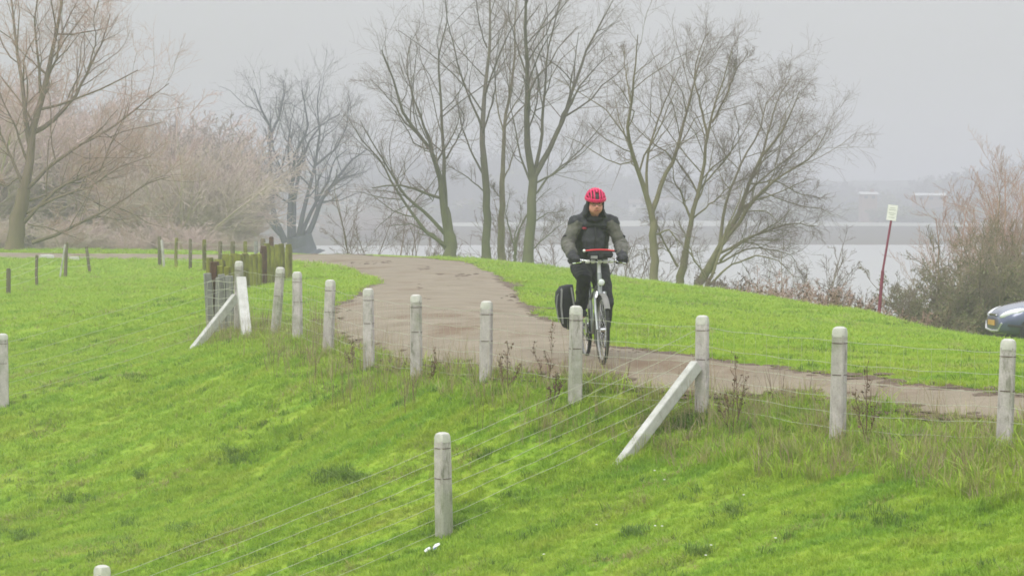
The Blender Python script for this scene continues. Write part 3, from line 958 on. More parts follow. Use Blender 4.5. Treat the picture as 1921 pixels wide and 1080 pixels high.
tree('willow_tree', b, [
    ([(1285, 480), (1295, 420), (1308, 370), (1322, 310), (1330, 250), (1345, 190), (1360, 140), (1375, 95)], .095, .012),
    ([(1298, 415), (1282, 370), (1266, 335), (1262, 300)], .045, .01),
    ([(1328, 260), (1315, 200), (1305, 150), (1312, 100), (1325, 65)], .045, .01),
    ([(1272, 500), (1252, 460), (1240, 430), (1225, 395)], .045, .01),
    ([(1310, 360), (1345, 320), (1370, 290), (1390, 240)], .035, .01),
    ([(1335, 230), (1368, 180), (1390, 130), (1408, 100)], .04, .01),
    ([(1300, 410), (1330, 380), (1370, 340), (1400, 330)], .03, .01),
], D2 + 0.5, BP, 202, 'curving tan bare tree with an S shaped trunk in the middle of the right clump', trunk=([(1272, g0 + 2), (1276, 520), (1282, 495), (1286, 470)], .13, .10), per=(14, 8, 6), group='bare trees right of the cyclist')
b = gb(1312, D2 + 1); g0 = vb(b)
tree('willow_tree', b, [
    ([(1330, 500), (1352, 460), (1385, 400), (1405, 340), (1428, 290), (1462, 250), (1485, 210), (1500, 170)], .11, .012),
    ([(1345, 470), (1380, 420), (1420, 360), (1470, 320), (1520, 290), (1552, 235)], .08, .01),
    ([(1350, 465), (1355, 400), (1372, 350), (1400, 290), (1425, 250), (1440, 190), (1470, 160)], .06, .01),
    ([(1340, 480), (1400, 450), (1450, 430), (1500, 420), (1530, 425)], .05, .01),
    ([(1405, 345), (1455, 340), (1500, 360), (1540, 370)], .03, .008),
    ([(1350, 490), (1410, 450), (1460, 425), (1480, 400)], .045, .01),
    ([(1425, 300), (1440, 240), (1450, 190), (1480, 140)], .04, .01),
    ([(1330, 505), (1390, 470), (1430, 462), (1480, 480), (1490, 500)], .04, .008),
    ([(1385, 400), (1410, 375), (1440, 350), (1470, 300)], .03, .008),
], D2 + 1, (M['bark_pale'], M['twig']), 203, 'wide bare tree leaning right over the water with drooping side branches', trunk=([(1300, g0 + 2), (1314, 525), (1332, 498)], .15, .12), per=(14, 8, 6), group='bare trees right of the cyclist', up=0.18)
b = gb(1325, D2 - 0.5); g0 = vb(b)
tree('sapling', b, [
    ([(1328, 530), (1345, 490), (1360, 440), (1378, 400), (1392, 350)], .055, .01),
    ([(1330, 535), (1365, 500), (1410, 480), (1450, 490), (1480, 520)], .04, .008),
    ([(1328, 530), (1300, 490), (1285, 450), (1280, 420)], .035, .008),
], D2 - 0.5, BP, 204, 'thin sapling low among the trunks of the right hand clump', trunk=([(1322, g0 + 2), (1324, 540), (1329, 528)], .07, .055), per=(9, 7, 5), group='bare trees right of the cyclist')

# big tree at the left edge
D3 = 95.0
BLm = (M['bark_left'], M['twig_red'])
b = gb(30, D3); g0 = vb(b)
tree('poplar_tree', b, [
    ([(44, 360), (55, 300), (58, 240), (75, 180), (92, 110), (108, 40), (118, -30)], .22, .04),
    ([(56, 270), (48, 200), (40, 120), (30, 40), (22, -30)], .12, .03),
    ([(60, 250), (100, 225), (140, 180), (165, 130), (190, 80), (205, 30)], .11, .02),
    ([(50, 355), (95, 310), (150, 270), (210, 240), (270, 190), (320, 155)], .10, .015),
    ([(42, 420), (80, 380), (120, 345), (190, 315), (220, 250), (240, 210)], .10, .015),
    ([(48, 400), (110, 370), (170, 350), (230, 310), (290, 290)], .075, .012),
    ([(60, 455), (110, 440), (170, 405), (230, 370), (280, 340), (320, 330)], .085, .015),
    ([(44, 380), (100, 365), (150, 370), (200, 395), (230, 410)], .05, .01),
    ([(45, 350), (20, 300), (0, 260), (-25, 200)], .08, .02),
    ([(76, 175), (70, 110), (62, 50), (70, -20)], .07, .02),
    ([(78, 170), (110, 110), (120, 60), (150, 0)], .06, .015),
    ([(40, 330), (15, 350), (-10, 340), (-40, 330)], .05, .015),
    ([(50, 300), (30, 240), (5, 190), (-15, 130)], .06, .015),
    ([(52, 420), (90, 425), (120, 440), (140, 445)], .035, .01),
    ([(165, 130), (180, 80), (175, 30), (190, -20)], .04, .01),
], D3, BLm, 301, 'huge bare tree with long spreading branches at the left edge beyond the road', trunk=([(26, g0 + 2), (32, 430), (38, 395), (45, 355)], .36, .24), per=(13, 8, 5), twig_r=0.0045)

# dark multi-stem willow far off in the mist
D4 = 168.0
b = (P(556, 470, D4)[0], D4, hz(P(556, 470, D4)[0], D4)); g0 = vb(b)
tree('pollard_willow', b, [
    ([(535, 455), (512, 400), (511, 330), (508, 270), (512, 245), (490, 205), (478, 165)], .26, .04),
    ([(511, 248), (525, 215), (535, 180), (532, 150)], .12, .03),
    ([(525, 440), (495, 400), (470, 355), (430, 335), (422, 320)], .16, .03),
    ([(508, 330), (480, 305), (450, 290), (440, 285)], .10, .02),
    ([(545, 450), (542, 400), (548, 330), (555, 280), (578, 245), (572, 205), (565, 170)], .26, .03),
    ([(550, 440), (552, 380), (565, 310), (585, 260), (610, 230), (640, 215)], .22, .03),
    ([(560, 445), (572, 380), (592, 310), (600, 250), (595, 200), (600, 165)], .20, .03),
    ([(565, 440), (590, 380), (615, 340), (625, 300), (650, 280)], .18, .03),
    ([(575, 445), (605, 370), (640, 325), (660, 300), (690, 280)], .24, .04),
    ([(545, 330), (540, 280), (545, 230), (552, 190)], .10, .02),
    ([(592, 310), (630, 280), (650, 240), (655, 190)], .10, .02),
    ([(610, 360), (650, 330), (690, 320)], .08, .02),
], D4, (M['bark_old'], M['twig_slate']), 401, 'dark many-stemmed willow fading into the mist behind the palisade', trunk=([(572, g0 + 4), (566, 465), (560, 440)], 1.0, .85), per=(12, 7, 3), twig_r=0.007, spread=0.2)

# ------------------------------------------------------------------ shrubs
def shrub(name, base, hgt, wid, nst, mats, seed, label, cat='bush', leaves=0, leafmat=None, per=(7, 6, 4), group=None, twig_r=0.005, up=0.25, arch=0.0):
    r = np.random.default_rng(seed)
    root = empty(name, base, label=label, cat=cat, group=group)
    K = 7
    st = np.zeros((nst, K, 3))
    a = r.uniform(0, 2 * math.pi, nst); q = np.sqrt(r.random(nst)) * wid * 0.35
    st[:, 0, 0] = q * np.cos(a); st[:, 0, 1] = q * np.sin(a) * 0.8; st[:, 0, 2] = -0.1
    ln = hgt * r.uniform(0.55, 1.05, nst)
    lean = r.uniform(0.05, 0.75, nst) * wid / hgt
    d = np.stack([np.cos(a + r.normal(0, .5, nst)) * lean, np.sin(a) * lean, np.ones(nst)], 1)
    d /= np.linalg.norm(d, axis=1, keepdims=True)
    for k in range(1, K):
        d = d + r.normal(0, .09, (nst, 3)) + np.array([0, 0, -arch / K]); d /= np.linalg.norm(d, axis=1, keepdims=True)
        st[:, k] = st[:, k - 1] + d * (ln / (K - 1))[:, None]
    rad = (ln * 0.009)[:, None] * np.linspace(1, .35, K)[None]
    v, f = tubes(st, rad, 5)
    mesh_obj('stems', v, f, mats[0], root, smooth=True, kind='stuff')
    par, pr = st, rad; ch = []
    for lv, n in enumerate(per):
        Kc = (5, 4, 3)[min(lv, 2)]
        c, cr = children(par, pr, n, r, lf=(0.3, 0.6), ang=(20, 60), up=up, K=Kc, tmin=0.15, jit=0.08)
        cr = np.maximum(cr, twig_r * (1.5, 1.1, 1.0)[min(lv, 2)] * np.linspace(1, .6, Kc)[None])
        ch.append(tubes(c, cr, 3)); par, pr = c, cr
    v, f = join(ch)
    mesh_obj('twigs', v, f, mats[1], root, smooth=True, kind='stuff')
    if leaves:
        i = r.integers(0, len(par), leaves); k = r.integers(0, par.shape[1], leaves)
        c = par[i, k] + r.normal(0, 0.03, (leaves, 3))
        low = c[:, 2] < hgt * r.uniform(0.25, 0.95, leaves)
        c = c[low]; n = len(c)
        t1 = r.normal(0, 1, (n, 3)); t1 /= np.linalg.norm(t1, axis=1, keepdims=True)
        t2 = np.cross(t1, r.normal(0, 1, (n, 3))); t2 /= np.linalg.norm(t2, axis=1, keepdims=True)
        s_ = r.uniform(0.018, 0.045, n)[:, None]
        V = np.stack([c - t1 * s_, c + t2 * s_ * .5, c + t1 * s_, c - t2 * s_ * .5], 1).reshape(-1, 3)
        mesh_obj('leaves', V, np.arange(4 * n).reshape(n, 4), leafmat, root, kind='stuff')
    return root

def sb(u, d): return gb(u, d)
# big thicket bush at the right behind the car
shrub('thorn_bush', (P(1850, 0, 64)[0], 64, -3.6), 2.6, 3.0, 55, (M['twig_olive'], M['twig_olive']), 501, 'tall dense olive bush behind the dark blue car', leaves=17000, leafmat=M['leaf_olive'], per=(8, 7, 5))
shrub('thorn_bush', (P(1935, 0, 66)[0], 66, -3.7), 3.2, 3.0, 50, (M['twig_olive'], M['twig_olive']), 502, 'tallest olive bush at the right edge above the car roof', leaves=14000, leafmat=M['leaf_olive'], per=(8, 7, 5))
shrub('thorn_bush', (P(1775, 0, 63)[0], 63, -3.5), 1.7, 1.9, 36, (M['twig_olive'], M['twig_olive']), 503, 'lower olive bush beside the dip left of the car', leaves=7000, leafmat=M['leaf_olive'], per=(8, 6, 5))
shrub('birch_tree', (P(1893, 0, 74)[0], 74, -4.4), 5.8, 1.5, 9, (M['twig_red'], M['twig_red']), 504, 'slim reddish bare tree rising above the bushes at the right edge', cat='tree', per=(14, 8, 5), up=0.6, twig_r=.005)
shrub('birch_tree', (P(1818, 0, 76)[0], 76, -4.6), 4.6, 1.6, 10, (M['twig_red'], M['twig_red']), 505, 'shorter reddish bare tree behind the olive bush left of the car', cat='tree', per=(12, 8, 5), up=0.6, twig_r=.005)
# bramble and low shrubs along the water behind the right bank
for i, (u, d, h, w, n, mt, lab) in enumerate((
        (1370, 66.5, 1.0, 1.6, 16, 'twig', 'low brown bramble at the foot of the leaning tree'),
        (1445, 64, 1.05, 1.9, 20, 'twig_red', 'reddish bramble directly right of the clump of bare trees'),
        (1515, 62, 0.95, 1.7, 18, 'twig_red', 'reddish bramble halfway between the bare trees and the red pole'),
        (1580, 60, 0.8, 1.4, 15, 'twig_red', 'small reddish bramble just left of the red pole'),
        (1690, 57, 0.75, 1.5, 15, 'twig_red', 'reddish bramble just right of the red pole'),
        (1745, 58, 0.95, 1.4, 14, 'twig_olive', 'olive bramble between the red pole and the big bushes'))):
    x = P(u, 0, d)[0]
    shrub('bramble', (x, d, hz(x, d) - 0.05), h, w, n, (M['twig_olive'] if mt != 'twig' else M['twig'], M[mt]), 520 + i, lab, per=(7, 6, 4), arch=0.8, leaves=900, leafmat=M['leaf_brown'], group='brambles along the water', twig_r=.0045)
for i, (u, d, h, w, n, lab) in enumerate(((1500, 66, 2.1, 1.9, 9, 'sparse bare shrub over the water behind the reddish brambles'), (1622, 62, 1.5, 1.6, 7, 'sparse bare shrub standing over the water left of the red pole'),
                                          (1668, 62, 1.4, 1.3, 6, 'sparse bare shrub over the water right of the red pole'))):
    x = P(u, 0, d)[0]
    shrub('bare_shrub', (x, d, hz(x, d) - 0.05), h, w, n, (M['twig_olive'], M['twig']), 540 + i, lab, per=(6, 5, 4), group='bare shrubs over the water', twig_r=.004)
# bare shrubs left of the riverside trees
for i, (u, d, h, w, n, lab) in enumerate(((742, 95, 2.6, 3.6, 5, 'bare arching shrub left of the leaning tree at the water'), (690, 98, 3.2, 3.4, 4, 'taller bare shrub at the water right of the misty willow'),
                                          (790, 94, 1.9, 2.0, 5, 'small bare shrub close to the trunk of the leaning tree'), (930, 93, 2.3, 2.2, 6, 'bare shrub behind the upright trees on the bank'),
                                          (1045, 92, 2.0, 2.4, 6, 'bare shrub over the water left behind the cyclist'), (1190, 80, 1.4, 1.6, 8, 'bare shrub at the water just right of the cyclist'))):
    x = P(u, 0, d)[0]
    shrub('bare_shrub', (x, d, hz(x, d) - 0.1), h + max(0, -1.9 - hz(x, d)), w, n, (M['twig'], M['twig']), 560 + i, lab, per=(7, 6, 4), group='bare shrubs by the riverside trees', twig_r=.0055, arch=0.5)

# thicket left of the willow: a mass of scrub nobody could count
def proto_scrub(seed, mat, hgt=4.0, nst=26, per=(9, 6, 4), wid=3.6, tr=0.009, arch=0.3):
    r = np.random.default_rng(seed)
    K = 6
    st = np.zeros((nst, K, 3)); a = r.uniform(0, 6.28, nst)
    st[:, 0, 0] = np.cos(a) * .3; st[:, 0, 1] = np.sin(a) * .3
    ln = hgt * r.uniform(.6, 1.1, nst); lean = r.uniform(.1, .9, nst) * wid / hgt
    d = np.stack([np.cos(a) * lean, np.sin(a) * lean, np.ones(nst)], 1); d /= np.linalg.norm(d, axis=1, keepdims=True)
    for k in range(1, K):
        d = d + r.normal(0, .08, (nst, 3)) - np.array([0, 0, arch / K]); d /= np.linalg.norm(d, axis=1, keepdims=True)
        st[:, k] = st[:, k - 1] + d * (ln / (K - 1))[:, None]
    rad = (ln * .011)[:, None] * np.linspace(1, .35, K)[None]
    ch = [tubes(st, rad, 4)]; par, pr = st, rad
    for lv, n in enumerate(per):
        Kc = (4, 3, 3)[lv]
        c, cr = children(par, pr, n, r, lf=(0.3, 0.6), ang=(20, 55), up=0.2, K=Kc, tmin=0.15, jit=.08)
        cr = np.maximum(cr, tr * np.linspace(1, .6, Kc)[None]); ch.append(tubes(c, cr, 3)); par, pr = c, cr
    v, f = join(ch)
    return mesh_obj('scrub', v, f, mat, link=False, smooth=True)
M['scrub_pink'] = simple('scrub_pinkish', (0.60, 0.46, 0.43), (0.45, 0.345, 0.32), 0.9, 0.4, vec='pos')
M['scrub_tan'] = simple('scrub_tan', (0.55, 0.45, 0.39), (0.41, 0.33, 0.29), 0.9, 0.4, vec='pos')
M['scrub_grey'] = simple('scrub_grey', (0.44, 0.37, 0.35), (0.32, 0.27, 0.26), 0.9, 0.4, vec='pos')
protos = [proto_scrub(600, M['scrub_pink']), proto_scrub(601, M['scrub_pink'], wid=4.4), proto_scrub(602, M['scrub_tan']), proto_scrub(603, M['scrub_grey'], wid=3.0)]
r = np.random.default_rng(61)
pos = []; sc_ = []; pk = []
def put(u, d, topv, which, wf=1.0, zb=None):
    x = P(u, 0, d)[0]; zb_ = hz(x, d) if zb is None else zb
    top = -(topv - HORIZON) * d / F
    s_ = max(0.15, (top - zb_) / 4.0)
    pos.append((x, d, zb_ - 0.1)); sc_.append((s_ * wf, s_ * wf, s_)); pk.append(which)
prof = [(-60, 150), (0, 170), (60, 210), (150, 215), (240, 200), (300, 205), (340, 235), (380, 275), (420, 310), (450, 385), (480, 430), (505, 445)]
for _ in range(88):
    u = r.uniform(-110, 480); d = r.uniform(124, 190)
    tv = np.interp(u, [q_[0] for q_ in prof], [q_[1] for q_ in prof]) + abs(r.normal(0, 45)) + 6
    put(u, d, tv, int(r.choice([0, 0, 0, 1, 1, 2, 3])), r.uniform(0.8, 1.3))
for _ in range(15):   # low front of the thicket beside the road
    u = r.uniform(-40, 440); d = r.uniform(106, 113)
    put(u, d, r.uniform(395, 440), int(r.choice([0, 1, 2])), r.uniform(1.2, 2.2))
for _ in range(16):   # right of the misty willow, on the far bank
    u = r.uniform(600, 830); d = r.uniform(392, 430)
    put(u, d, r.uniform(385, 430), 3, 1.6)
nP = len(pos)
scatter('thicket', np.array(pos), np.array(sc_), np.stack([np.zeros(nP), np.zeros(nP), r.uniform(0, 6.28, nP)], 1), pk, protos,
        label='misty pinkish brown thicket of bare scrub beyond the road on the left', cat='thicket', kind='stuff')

# far wooded shore
far_protos = [proto_scrub(610, M['twig_slate'], per=(8, 6, 5), tr=.035, nst=20), proto_scrub(611, M['twig_slate'], per=(8, 6, 5), tr=.035, wid=2.6, nst=18)]
def leafy(seed, mat):
    r = np.random.default_rng(seed); n = 1500
    c = r.normal(0, 1, (n, 3)); c /= np.linalg.norm(c, axis=1, keepdims=True)
    lobes = np.stack([r.uniform(-1.2, 1.2, 9), r.uniform(-1, 1, 9), r.uniform(1.0, 3.2, 9)], 1)
    li = r.integers(0, 9, n)
    c = lobes[li] + c * (r.uniform(.5, 1.0, n) * r.uniform(.6, 1.1, 9)[li])[:, None]
    t1 = r.normal(0, 1, (n, 3)); t1 /= np.linalg.norm(t1, axis=1, keepdims=True)
    t2 = np.cross(t1, r.normal(0, 1, (n, 3))); t2 /= np.linalg.norm(t2, axis=1, keepdims=True)
    s_ = r.uniform(.06, .16, n)[:, None]
    V = np.stack([c - t1 * s_, c + t2 * s_, c + t1 * s_, c - t2 * s_], 1).reshape(-1, 3)
    return mesh_obj('leafy', V, np.arange(4 * n).reshape(n, 4), mat, link=False)
far_protos.append(leafy(612, M['leaf_olive'])); far_protos.append(leafy(613, M['leaf_olive']))
pos = []; sc_ = []; pk = []
r = np.random.default_rng(62)
for _ in range(420):
    u = r.uniform(380, 2060); d = r.uniform(680, 960)
    base = np.interp(u, [380, 700, 1000, 1300, 1500, 1700, 1800, 1921, 2060], [300, 300, 305, 330, 338, 345, 322, 312, 312])
    put(u, d, base + abs(r.normal(0, 22)), int(r.choice([0, 0, 1, 2, 3])), r.uniform(0.9, 1.8))
for _ in range(90):
    u = r.uniform(560, 2060); d = r.uniform(560, 640)
    put(u, d, r.uniform(372, 396), int(r.choice([0, 2, 3])), r.uniform(1.5, 3.0))
nP = len(pos)
scatter('far_woods', np.array(pos), np.array(sc_), np.stack([np.zeros(nP), np.zeros(nP), r.uniform(0, 6.28, nP)], 1), pk, far_protos,
        label='hazy blue grey woods on the far side of the river', cat='woods', kind='stuff')

# wooded ridge behind
V = []; Fc = []
xs = np.arange(-330, 331, 5.0)
ridge = 6 + 5.0 * fnoise(xs, xs * 0 + 3, 90, 77, 4) + 2.0 * fnoise(xs, xs * 0 + 9, 14, 78, 3)
yy = [930, 945, 965, 990, 1020]
for j, y in enumerate(yy):
    f_ = [0, .55, .85, 1.0, 0.9][j]
    for i, x in enumerate(xs):
        V.append((x, y + 4 * math.sin(x * .07 + j), hz(0, 900) - 1 + f_ * (ridge[i] + 3.0) + (0.8 * math.sin(x * 1.3 + j * 2) if 0 < j < 4 else 0)))
n_ = len(xs)
for j in range(len(yy) - 1):
    for i in range(n_ - 1):
        a = j * n_ + i; Fc.append((a, a + 1, a + n_ + 1, a + n_))
M['ridge'] = simple('wooded_ridge', (0.07, 0.075, 0.05), (0.04, 0.045, 0.03), 0.95, 0.15, vec='pos', bumpd=0.5)
mesh_obj('hills', V, Fc, M['ridge'], smooth=True, kind='structure')

# far houses
M['house_wall'] = simple('house_plaster', (0.50, 0.49, 0.47), (0.40, 0.39, 0.37), 0.9, 0.5, vec='pos')
M['house_brick'] = simple('house_brick', (0.30, 0.20, 0.15), (0.22, 0.15, 0.11), 0.9, 1.0, vec='pos')
M['house_roof'] = simple('roof_tiles', (0.14, 0.11, 0.10), (0.09, 0.07, 0.065), 0.9, 2.0, vec='pos')
M['roof_light'] = simple('pale_roof', (0.50, 0.50, 0.50), (0.42, 0.42, 0.42), 0.6, 0.5, vec='pos')
M['glass_dark'] = simple('window_glass', (0.04, 0.045, 0.05), (0.03, 0.03, 0.035), 0.15, 2.0)
def house(u, v, d, w, h, dep, rh, wall, roof, label, rz=0.0, nwin=3):
    p = P(u, v, d)
    z0 = min(p[2], hz(p[0], d)) - 0.3
    lift = p[2] - z0
    root = empty('house', (p[0], d, z0), rz, label=label, cat='house', group='houses across the river')
    MB().box((0, 0, (h + lift) / 2), (w, dep, h + lift)).build('wall', M[wall], root, smooth=False)
    o = 0.4
    V = [(-w/2-o, -dep/2-o, h+lift-.1), (w/2+o, -dep/2-o, h+lift-.1), (w/2+o, dep/2+o, h+lift-.1), (-w/2-o, dep/2+o, h+lift-.1), (-w/2-o, 0, h+lift+rh), (w/2+o, 0, h+lift+rh)]
    MB().add(V, [(0, 1, 5, 4), (2, 3, 4, 5), (0, 4, 3), (1, 2, 5), (0, 3, 2, 1)]).build('roof', M[roof], root, smooth=False)
    ch = MB().box((w * 0.28, 0, h + lift + rh * 0.9), (0.8, 0.8, 1.4)).build('chimney', M['house_brick'], root, smooth=False)
    for i in range(nwin):
        x = -w / 2 + w * (i + 0.5) / nwin
        MB().box((x, -dep / 2 - 0.01, lift + h * 0.55), (w / nwin * 0.42, 0.12, h * 0.38)).build('window', M['glass_dark'], root, smooth=False)
for a in (
    (1196, 393, 640, 4, 1.6, 6, 1.0, 'house_wall', 'house_roof', 'small white house across the river just right of the helmet'),
    (1243, 390, 660, 5, 1.8, 6, 1.1, 'house_wall', 'house_roof', 'white house across the river seen between the first two trees of the right clump'),
    (1290, 392, 650, 3.4, 1.6, 5, 1.0, 'house_wall', 'house_roof', 'little white house across the river behind the S shaped trunk'),
    (1360, 388, 590, 7, 2.8, 6, 1.8, 'house_brick', 'house_roof', 'brick house across the river behind the leaning tree'),
    (1425, 384, 600, 5, 2.6, 6, 1.6, 'house_wall', 'house_roof', 'white house across the river low behind the branches of the leaning tree'),
    (1628, 378, 580, 3.4, 1.7, 6, 0.5, 'house_brick', 'roof_light', 'low shed with a short bright roof across the river left of the sign'),
    (1742, 380, 590, 6.6, 1.7, 7, 0.5, 'house_brick', 'roof_light', 'long low shed with a bright roof across the river right of the sign'),
    (755, 398, 560, 6, 2.8, 6, 1.8, 'house_wall', 'house_roof', 'white house across the river left of the leaning tree'),
    (876, 396, 655, 4.4, 1.7, 6, 1.0, 'house_wall', 'house_roof', 'white house across the river between the leaning and upright trees'),
    (660, 392, 590, 6, 3.0, 6, 1.8, 'house_wall', 'house_roof', 'white house across the river farthest left beside the misty willow'),
    (1060, 393, 650, 4.5, 1.7, 6, 1.0, 'house_wall', 'house_roof', 'white house across the river directly left of the cyclist')):
    house(*a, nwin=2 if a[3] < 5 else 3)
M['pale_dike'] = simple('pale_embankment', (0.34, 0.34, 0.31), (0.24, 0.25, 0.21), 0.9, 0.1, vec='pos')
mbk = MB()
xs = np.arange(-260, 261, 10.0)
V = []; Fc = []
for x in xs:
    yb = 530 + 3 * math.sin(x * .03); zb = hz(x, yb)
    V += [(x, yb - 3, zb - 0.2), (x, yb - 1, zb + 0.75 + 0.25 * math.sin(x * .05)), (x, yb + 2, zb + 0.8 + 0.25 * math.sin(x * .05)), (x, yb + 5, zb - 0.2)]
for i in range(len(xs) - 1):
    for k_ in range(3):
        a = i * 4 + k_; Fc.append((a, a + 4, a + 5, a + 1))
mesh_obj('embankment', V, Fc, M['pale_dike'], smooth=True, kind='structure')

# ------------------------------------------------------------------ fences
def post_mesh(h, w, wt=None, dome=True):
    """square concrete post with chamfered corners and a rounded head"""
    wt = wt or w
    mb = MB()
    def ringp(z, q, c):
        hq = q / 2; c = min(c, hq * .9)
        return [(-hq + c, -hq, z), (hq - c, -hq, z), (hq, -hq + c, z), (hq, hq - c, z), (hq - c, hq, z), (-hq + c, hq, z), (-hq, hq - c, z), (-hq, -hq + c, z)]
    lv = [(-0.3, w, .012), (0.0, w, .012), (h * .5, (w + wt) / 2, .012), (h - .10, wt, .013), (h - .092, wt * 1.0, .013), (h - .035, wt * .97, .02), (h - .012, wt * .84, .03), (h, wt * .55, .03)]
    V = []; Fc = []
    for l in lv: V += ringp(*l)
    for i in range(len(lv) - 1):
        for k in range(8):
            Fc.append((i * 8 + k, i * 8 + (k + 1) % 8, i * 8 + 8 + (k + 1) % 8, i * 8 + 8 + k))
    Fc.append(tuple(range((len(lv) - 1) * 8, len(lv) * 8))); Fc.append(tuple(reversed(range(8))))
    return mb.add(V, Fc)
cap_me = None
def fence_post(parent, root_loc, loc, h, rz, w=0.118, tilt=(0, 0)):
    o = post_mesh(h, w * 1.04, w * .97).build('post', M['concrete'], parent, angle=35)
    o.location = Vector(loc) - Vector(root_loc)
    o.rotation_euler = (tilt[0], tilt[1], rz)
    # pale weathered head
    mb = MB(); w2 = w * .97 + .004
    lv = [(h - .085, w2), (h - .033, w2 * .97), (h - .008, w2 * .84), (h + .004, w2 * .5)]
    V = []; Fc = []
    for z_, q_ in lv:
        hq = q_ / 2; c = min(.02, hq * .5)
        V += [(-hq + c, -hq, z_), (hq - c, -hq, z_), (hq, -hq + c, z_), (hq, hq - c, z_), (hq - c, hq, z_), (-hq + c, hq, z_), (-hq, hq - c, z_), (-hq, -hq + c, z_)]
    for i in range(3):
        for k in range(8): Fc.append((i * 8 + k, i * 8 + (k + 1) % 8, i * 8 + 8 + (k + 1) % 8, i * 8 + 8 + k))
    Fc.append(tuple(range(24, 32)))
    mb.add(V, Fc).build('post_head', M['cap'], o, angle=35)
    # wire ties
    for zz in (h - .14, h - .42):
        t = MB().ring((0, 0, zz), w * .64, .003, 'z', 12, 4)
        t.v = [(max(-w * .54, min(w * .54, a)), max(-w * .54, min(w * .54, b_)), c_) for a, b_, c_ in t.v]
        t.build('wire_tie', M['brown_timber'], o)
    return o

def top_at(u, vtop, d):  # height of a post whose head is seen at row vtop
    return P(u, vtop, d)

def wires(root, root_loc, A, B, hA, hB, levels, rad, sag=0.03, stays=0, srad=.0011, seed=0, gA=None, gB=None, name='wire'):
    rr = random.Random(seed)
    A = Vector(A); B = Vector(B)
    lines = []
    for li, l in enumerate(levels):
        pts_ = []
        ph = rr.uniform(0, 6)
        for i in range(13):
            t = i / 12
            p = A.lerp(B, t)
            z_ = (A.z + l * hA) * (1 - t) + (B.z + l * hB) * t
            pts_.append(Vector((p.x, p.y, z_ - sag * 4 * t * (1 - t) + 0.006 * math.sin(ph + t * 17))) - Vector(root_loc))
        lines.append(pts_)
        MB().tube(pts_, rad, 4).build(name, M['wire'], root)
    if stays:
        mb = MB()
        for s_ in range(1, stays):
            t = s_ / stays; x = t * 12; i0 = min(int(x), 11); f_ = x - i0
            q_ = [L[i0].lerp(L[i0 + 1], f_) + Vector((rr.gauss(0, .006), rr.gauss(0, .006), 0)) for L in lines]
            mb.tube(q_, srad, 3, cap=False)
        mb.build('netting_stays', M['wire'], root, kind='stuff')

# main fence along the road: (u, top row, distance)
MAIN = [(1885, 636, 20.8), (1572, 613, 22.6), (1317, 592, 24.7), (1079, 574, 25.3), (911, 565, 27.0), (781, 553, 29.0), (692, 541, 31.0), (615, 525, 33.4), (558, 510, 35.6), (516, 501, 37.4), (447, 490, 39.5)]
rl = P(1317, 772, 24.7)
fence = empty('wire_fence', tuple(rl), label='concrete post and wire netting fence following the near edge of the road', cat='fence')
tops = []
mp = []
rj = random.Random(2)
for i, (u, vt, d) in enumerate([(2310, 668, 18.9)] + MAIN):
    x = P(u, vt, d)[0]; gz = hz(x, d); h = P(u, vt, d)[2] - gz
    mp.append(((x, d, gz), h))
for i, ((x, d, gz), h) in enumerate(mp):
    q0 = Vector(mp[max(i - 1, 0)][0]); q1 = Vector(mp[min(i + 1, len(mp) - 1)][0]); dd = q1 - q0
    fence_post(fence, rl, (x, d, gz), h, math.atan2(dd.y, dd.x) + R(90) * 0 + rj.gauss(0, .05) + (R(35) if i < 4 else R(62)) , w=0.118, tilt=(rj.gauss(0, .02), rj.gauss(0, .022)))
LEV = [.10, .24, .38, .52, .68, .88]
for i in range(len(mp) - 1):
    (a, ha), (b_, hb) = mp[i], mp[i + 1]
    wires(fence, rl, a, b_, ha, hb, LEV, .0019, stays=12, seed=i, sag=.015)

def brace(root, rl_, a, b_, w=0.10, t=0.085, mat='brace'):
    a = Vector(a) - Vector(rl_); b_ = Vector(b_) - Vector(rl_)
    d = b_ - a; L = d.length
    rot = d.to_track_quat('Z', 'Y').to_matrix()
    o = MB().box((0, 0, 0), (t, w, L)).build('brace', M[mat], root, smooth=False)
    o.rotation_mode = 'QUATERNION'; o.rotation_quaternion = d.to_track_quat('Z', 'Y')
    o.location = (a + b_) / 2
    bv = o.modifiers.new('edge', 'BEVEL'); bv.width = .012; bv.segments = 2
    return o
ft = hit(1152, 880)
brace(fence, rl, (ft[0], ft[1], ft[2] - .06), P(1307, 684, 24.62), w=.115, t=.09)
ft = hit(356, 656)
brace(fence, rl, (ft[0], ft[1], ft[2] - .08), P(443, 556, 39.3), w=.125, t=.10)
ft = hit(462, 613)
q_ = P(463, 613, 38.3)
brace(fence, rl, (q_[0], 38.3, hz(q_[0], 38.3) - .02), P(452, 524, 39.2), w=.13, t=.15)

# fence going down the slope
SLP = [(833, 811, 23.5), (195, 1060, 22.3), (-560, 1330, 21.0)]
fence2 = empty('wire_fence', tuple(P(833, 1004, 23.5)), label='concrete post and wire fence running down the grass slope in front', cat='fence')
rl2 = P(833, 1004, 23.5)
mp2 = []
for i, (u, vt, d) in enumerate(SLP):
    x = P(u, vt, d)[0]; gz = hz(x, d); h = P(u, vt, d)[2] - gz
    mp2.append(((x, d, gz), h))
    fence_post(fence2, rl2, (x, d, gz), h, R(38), w=0.125, tilt=(0.0, R(-1.2)))
seq = [mp[3 - 0] if False else mp[3]] + mp2
seq[0] = mp[3]
for i in range(3):
    (a, ha), (b_, hb) = seq[i], seq[i + 1]
    wires(fence2, rl2, a, b_, ha, hb, [.04, .18, .32, .46, .60, .74, .88], .0026, seed=30 + i, sag=.02)

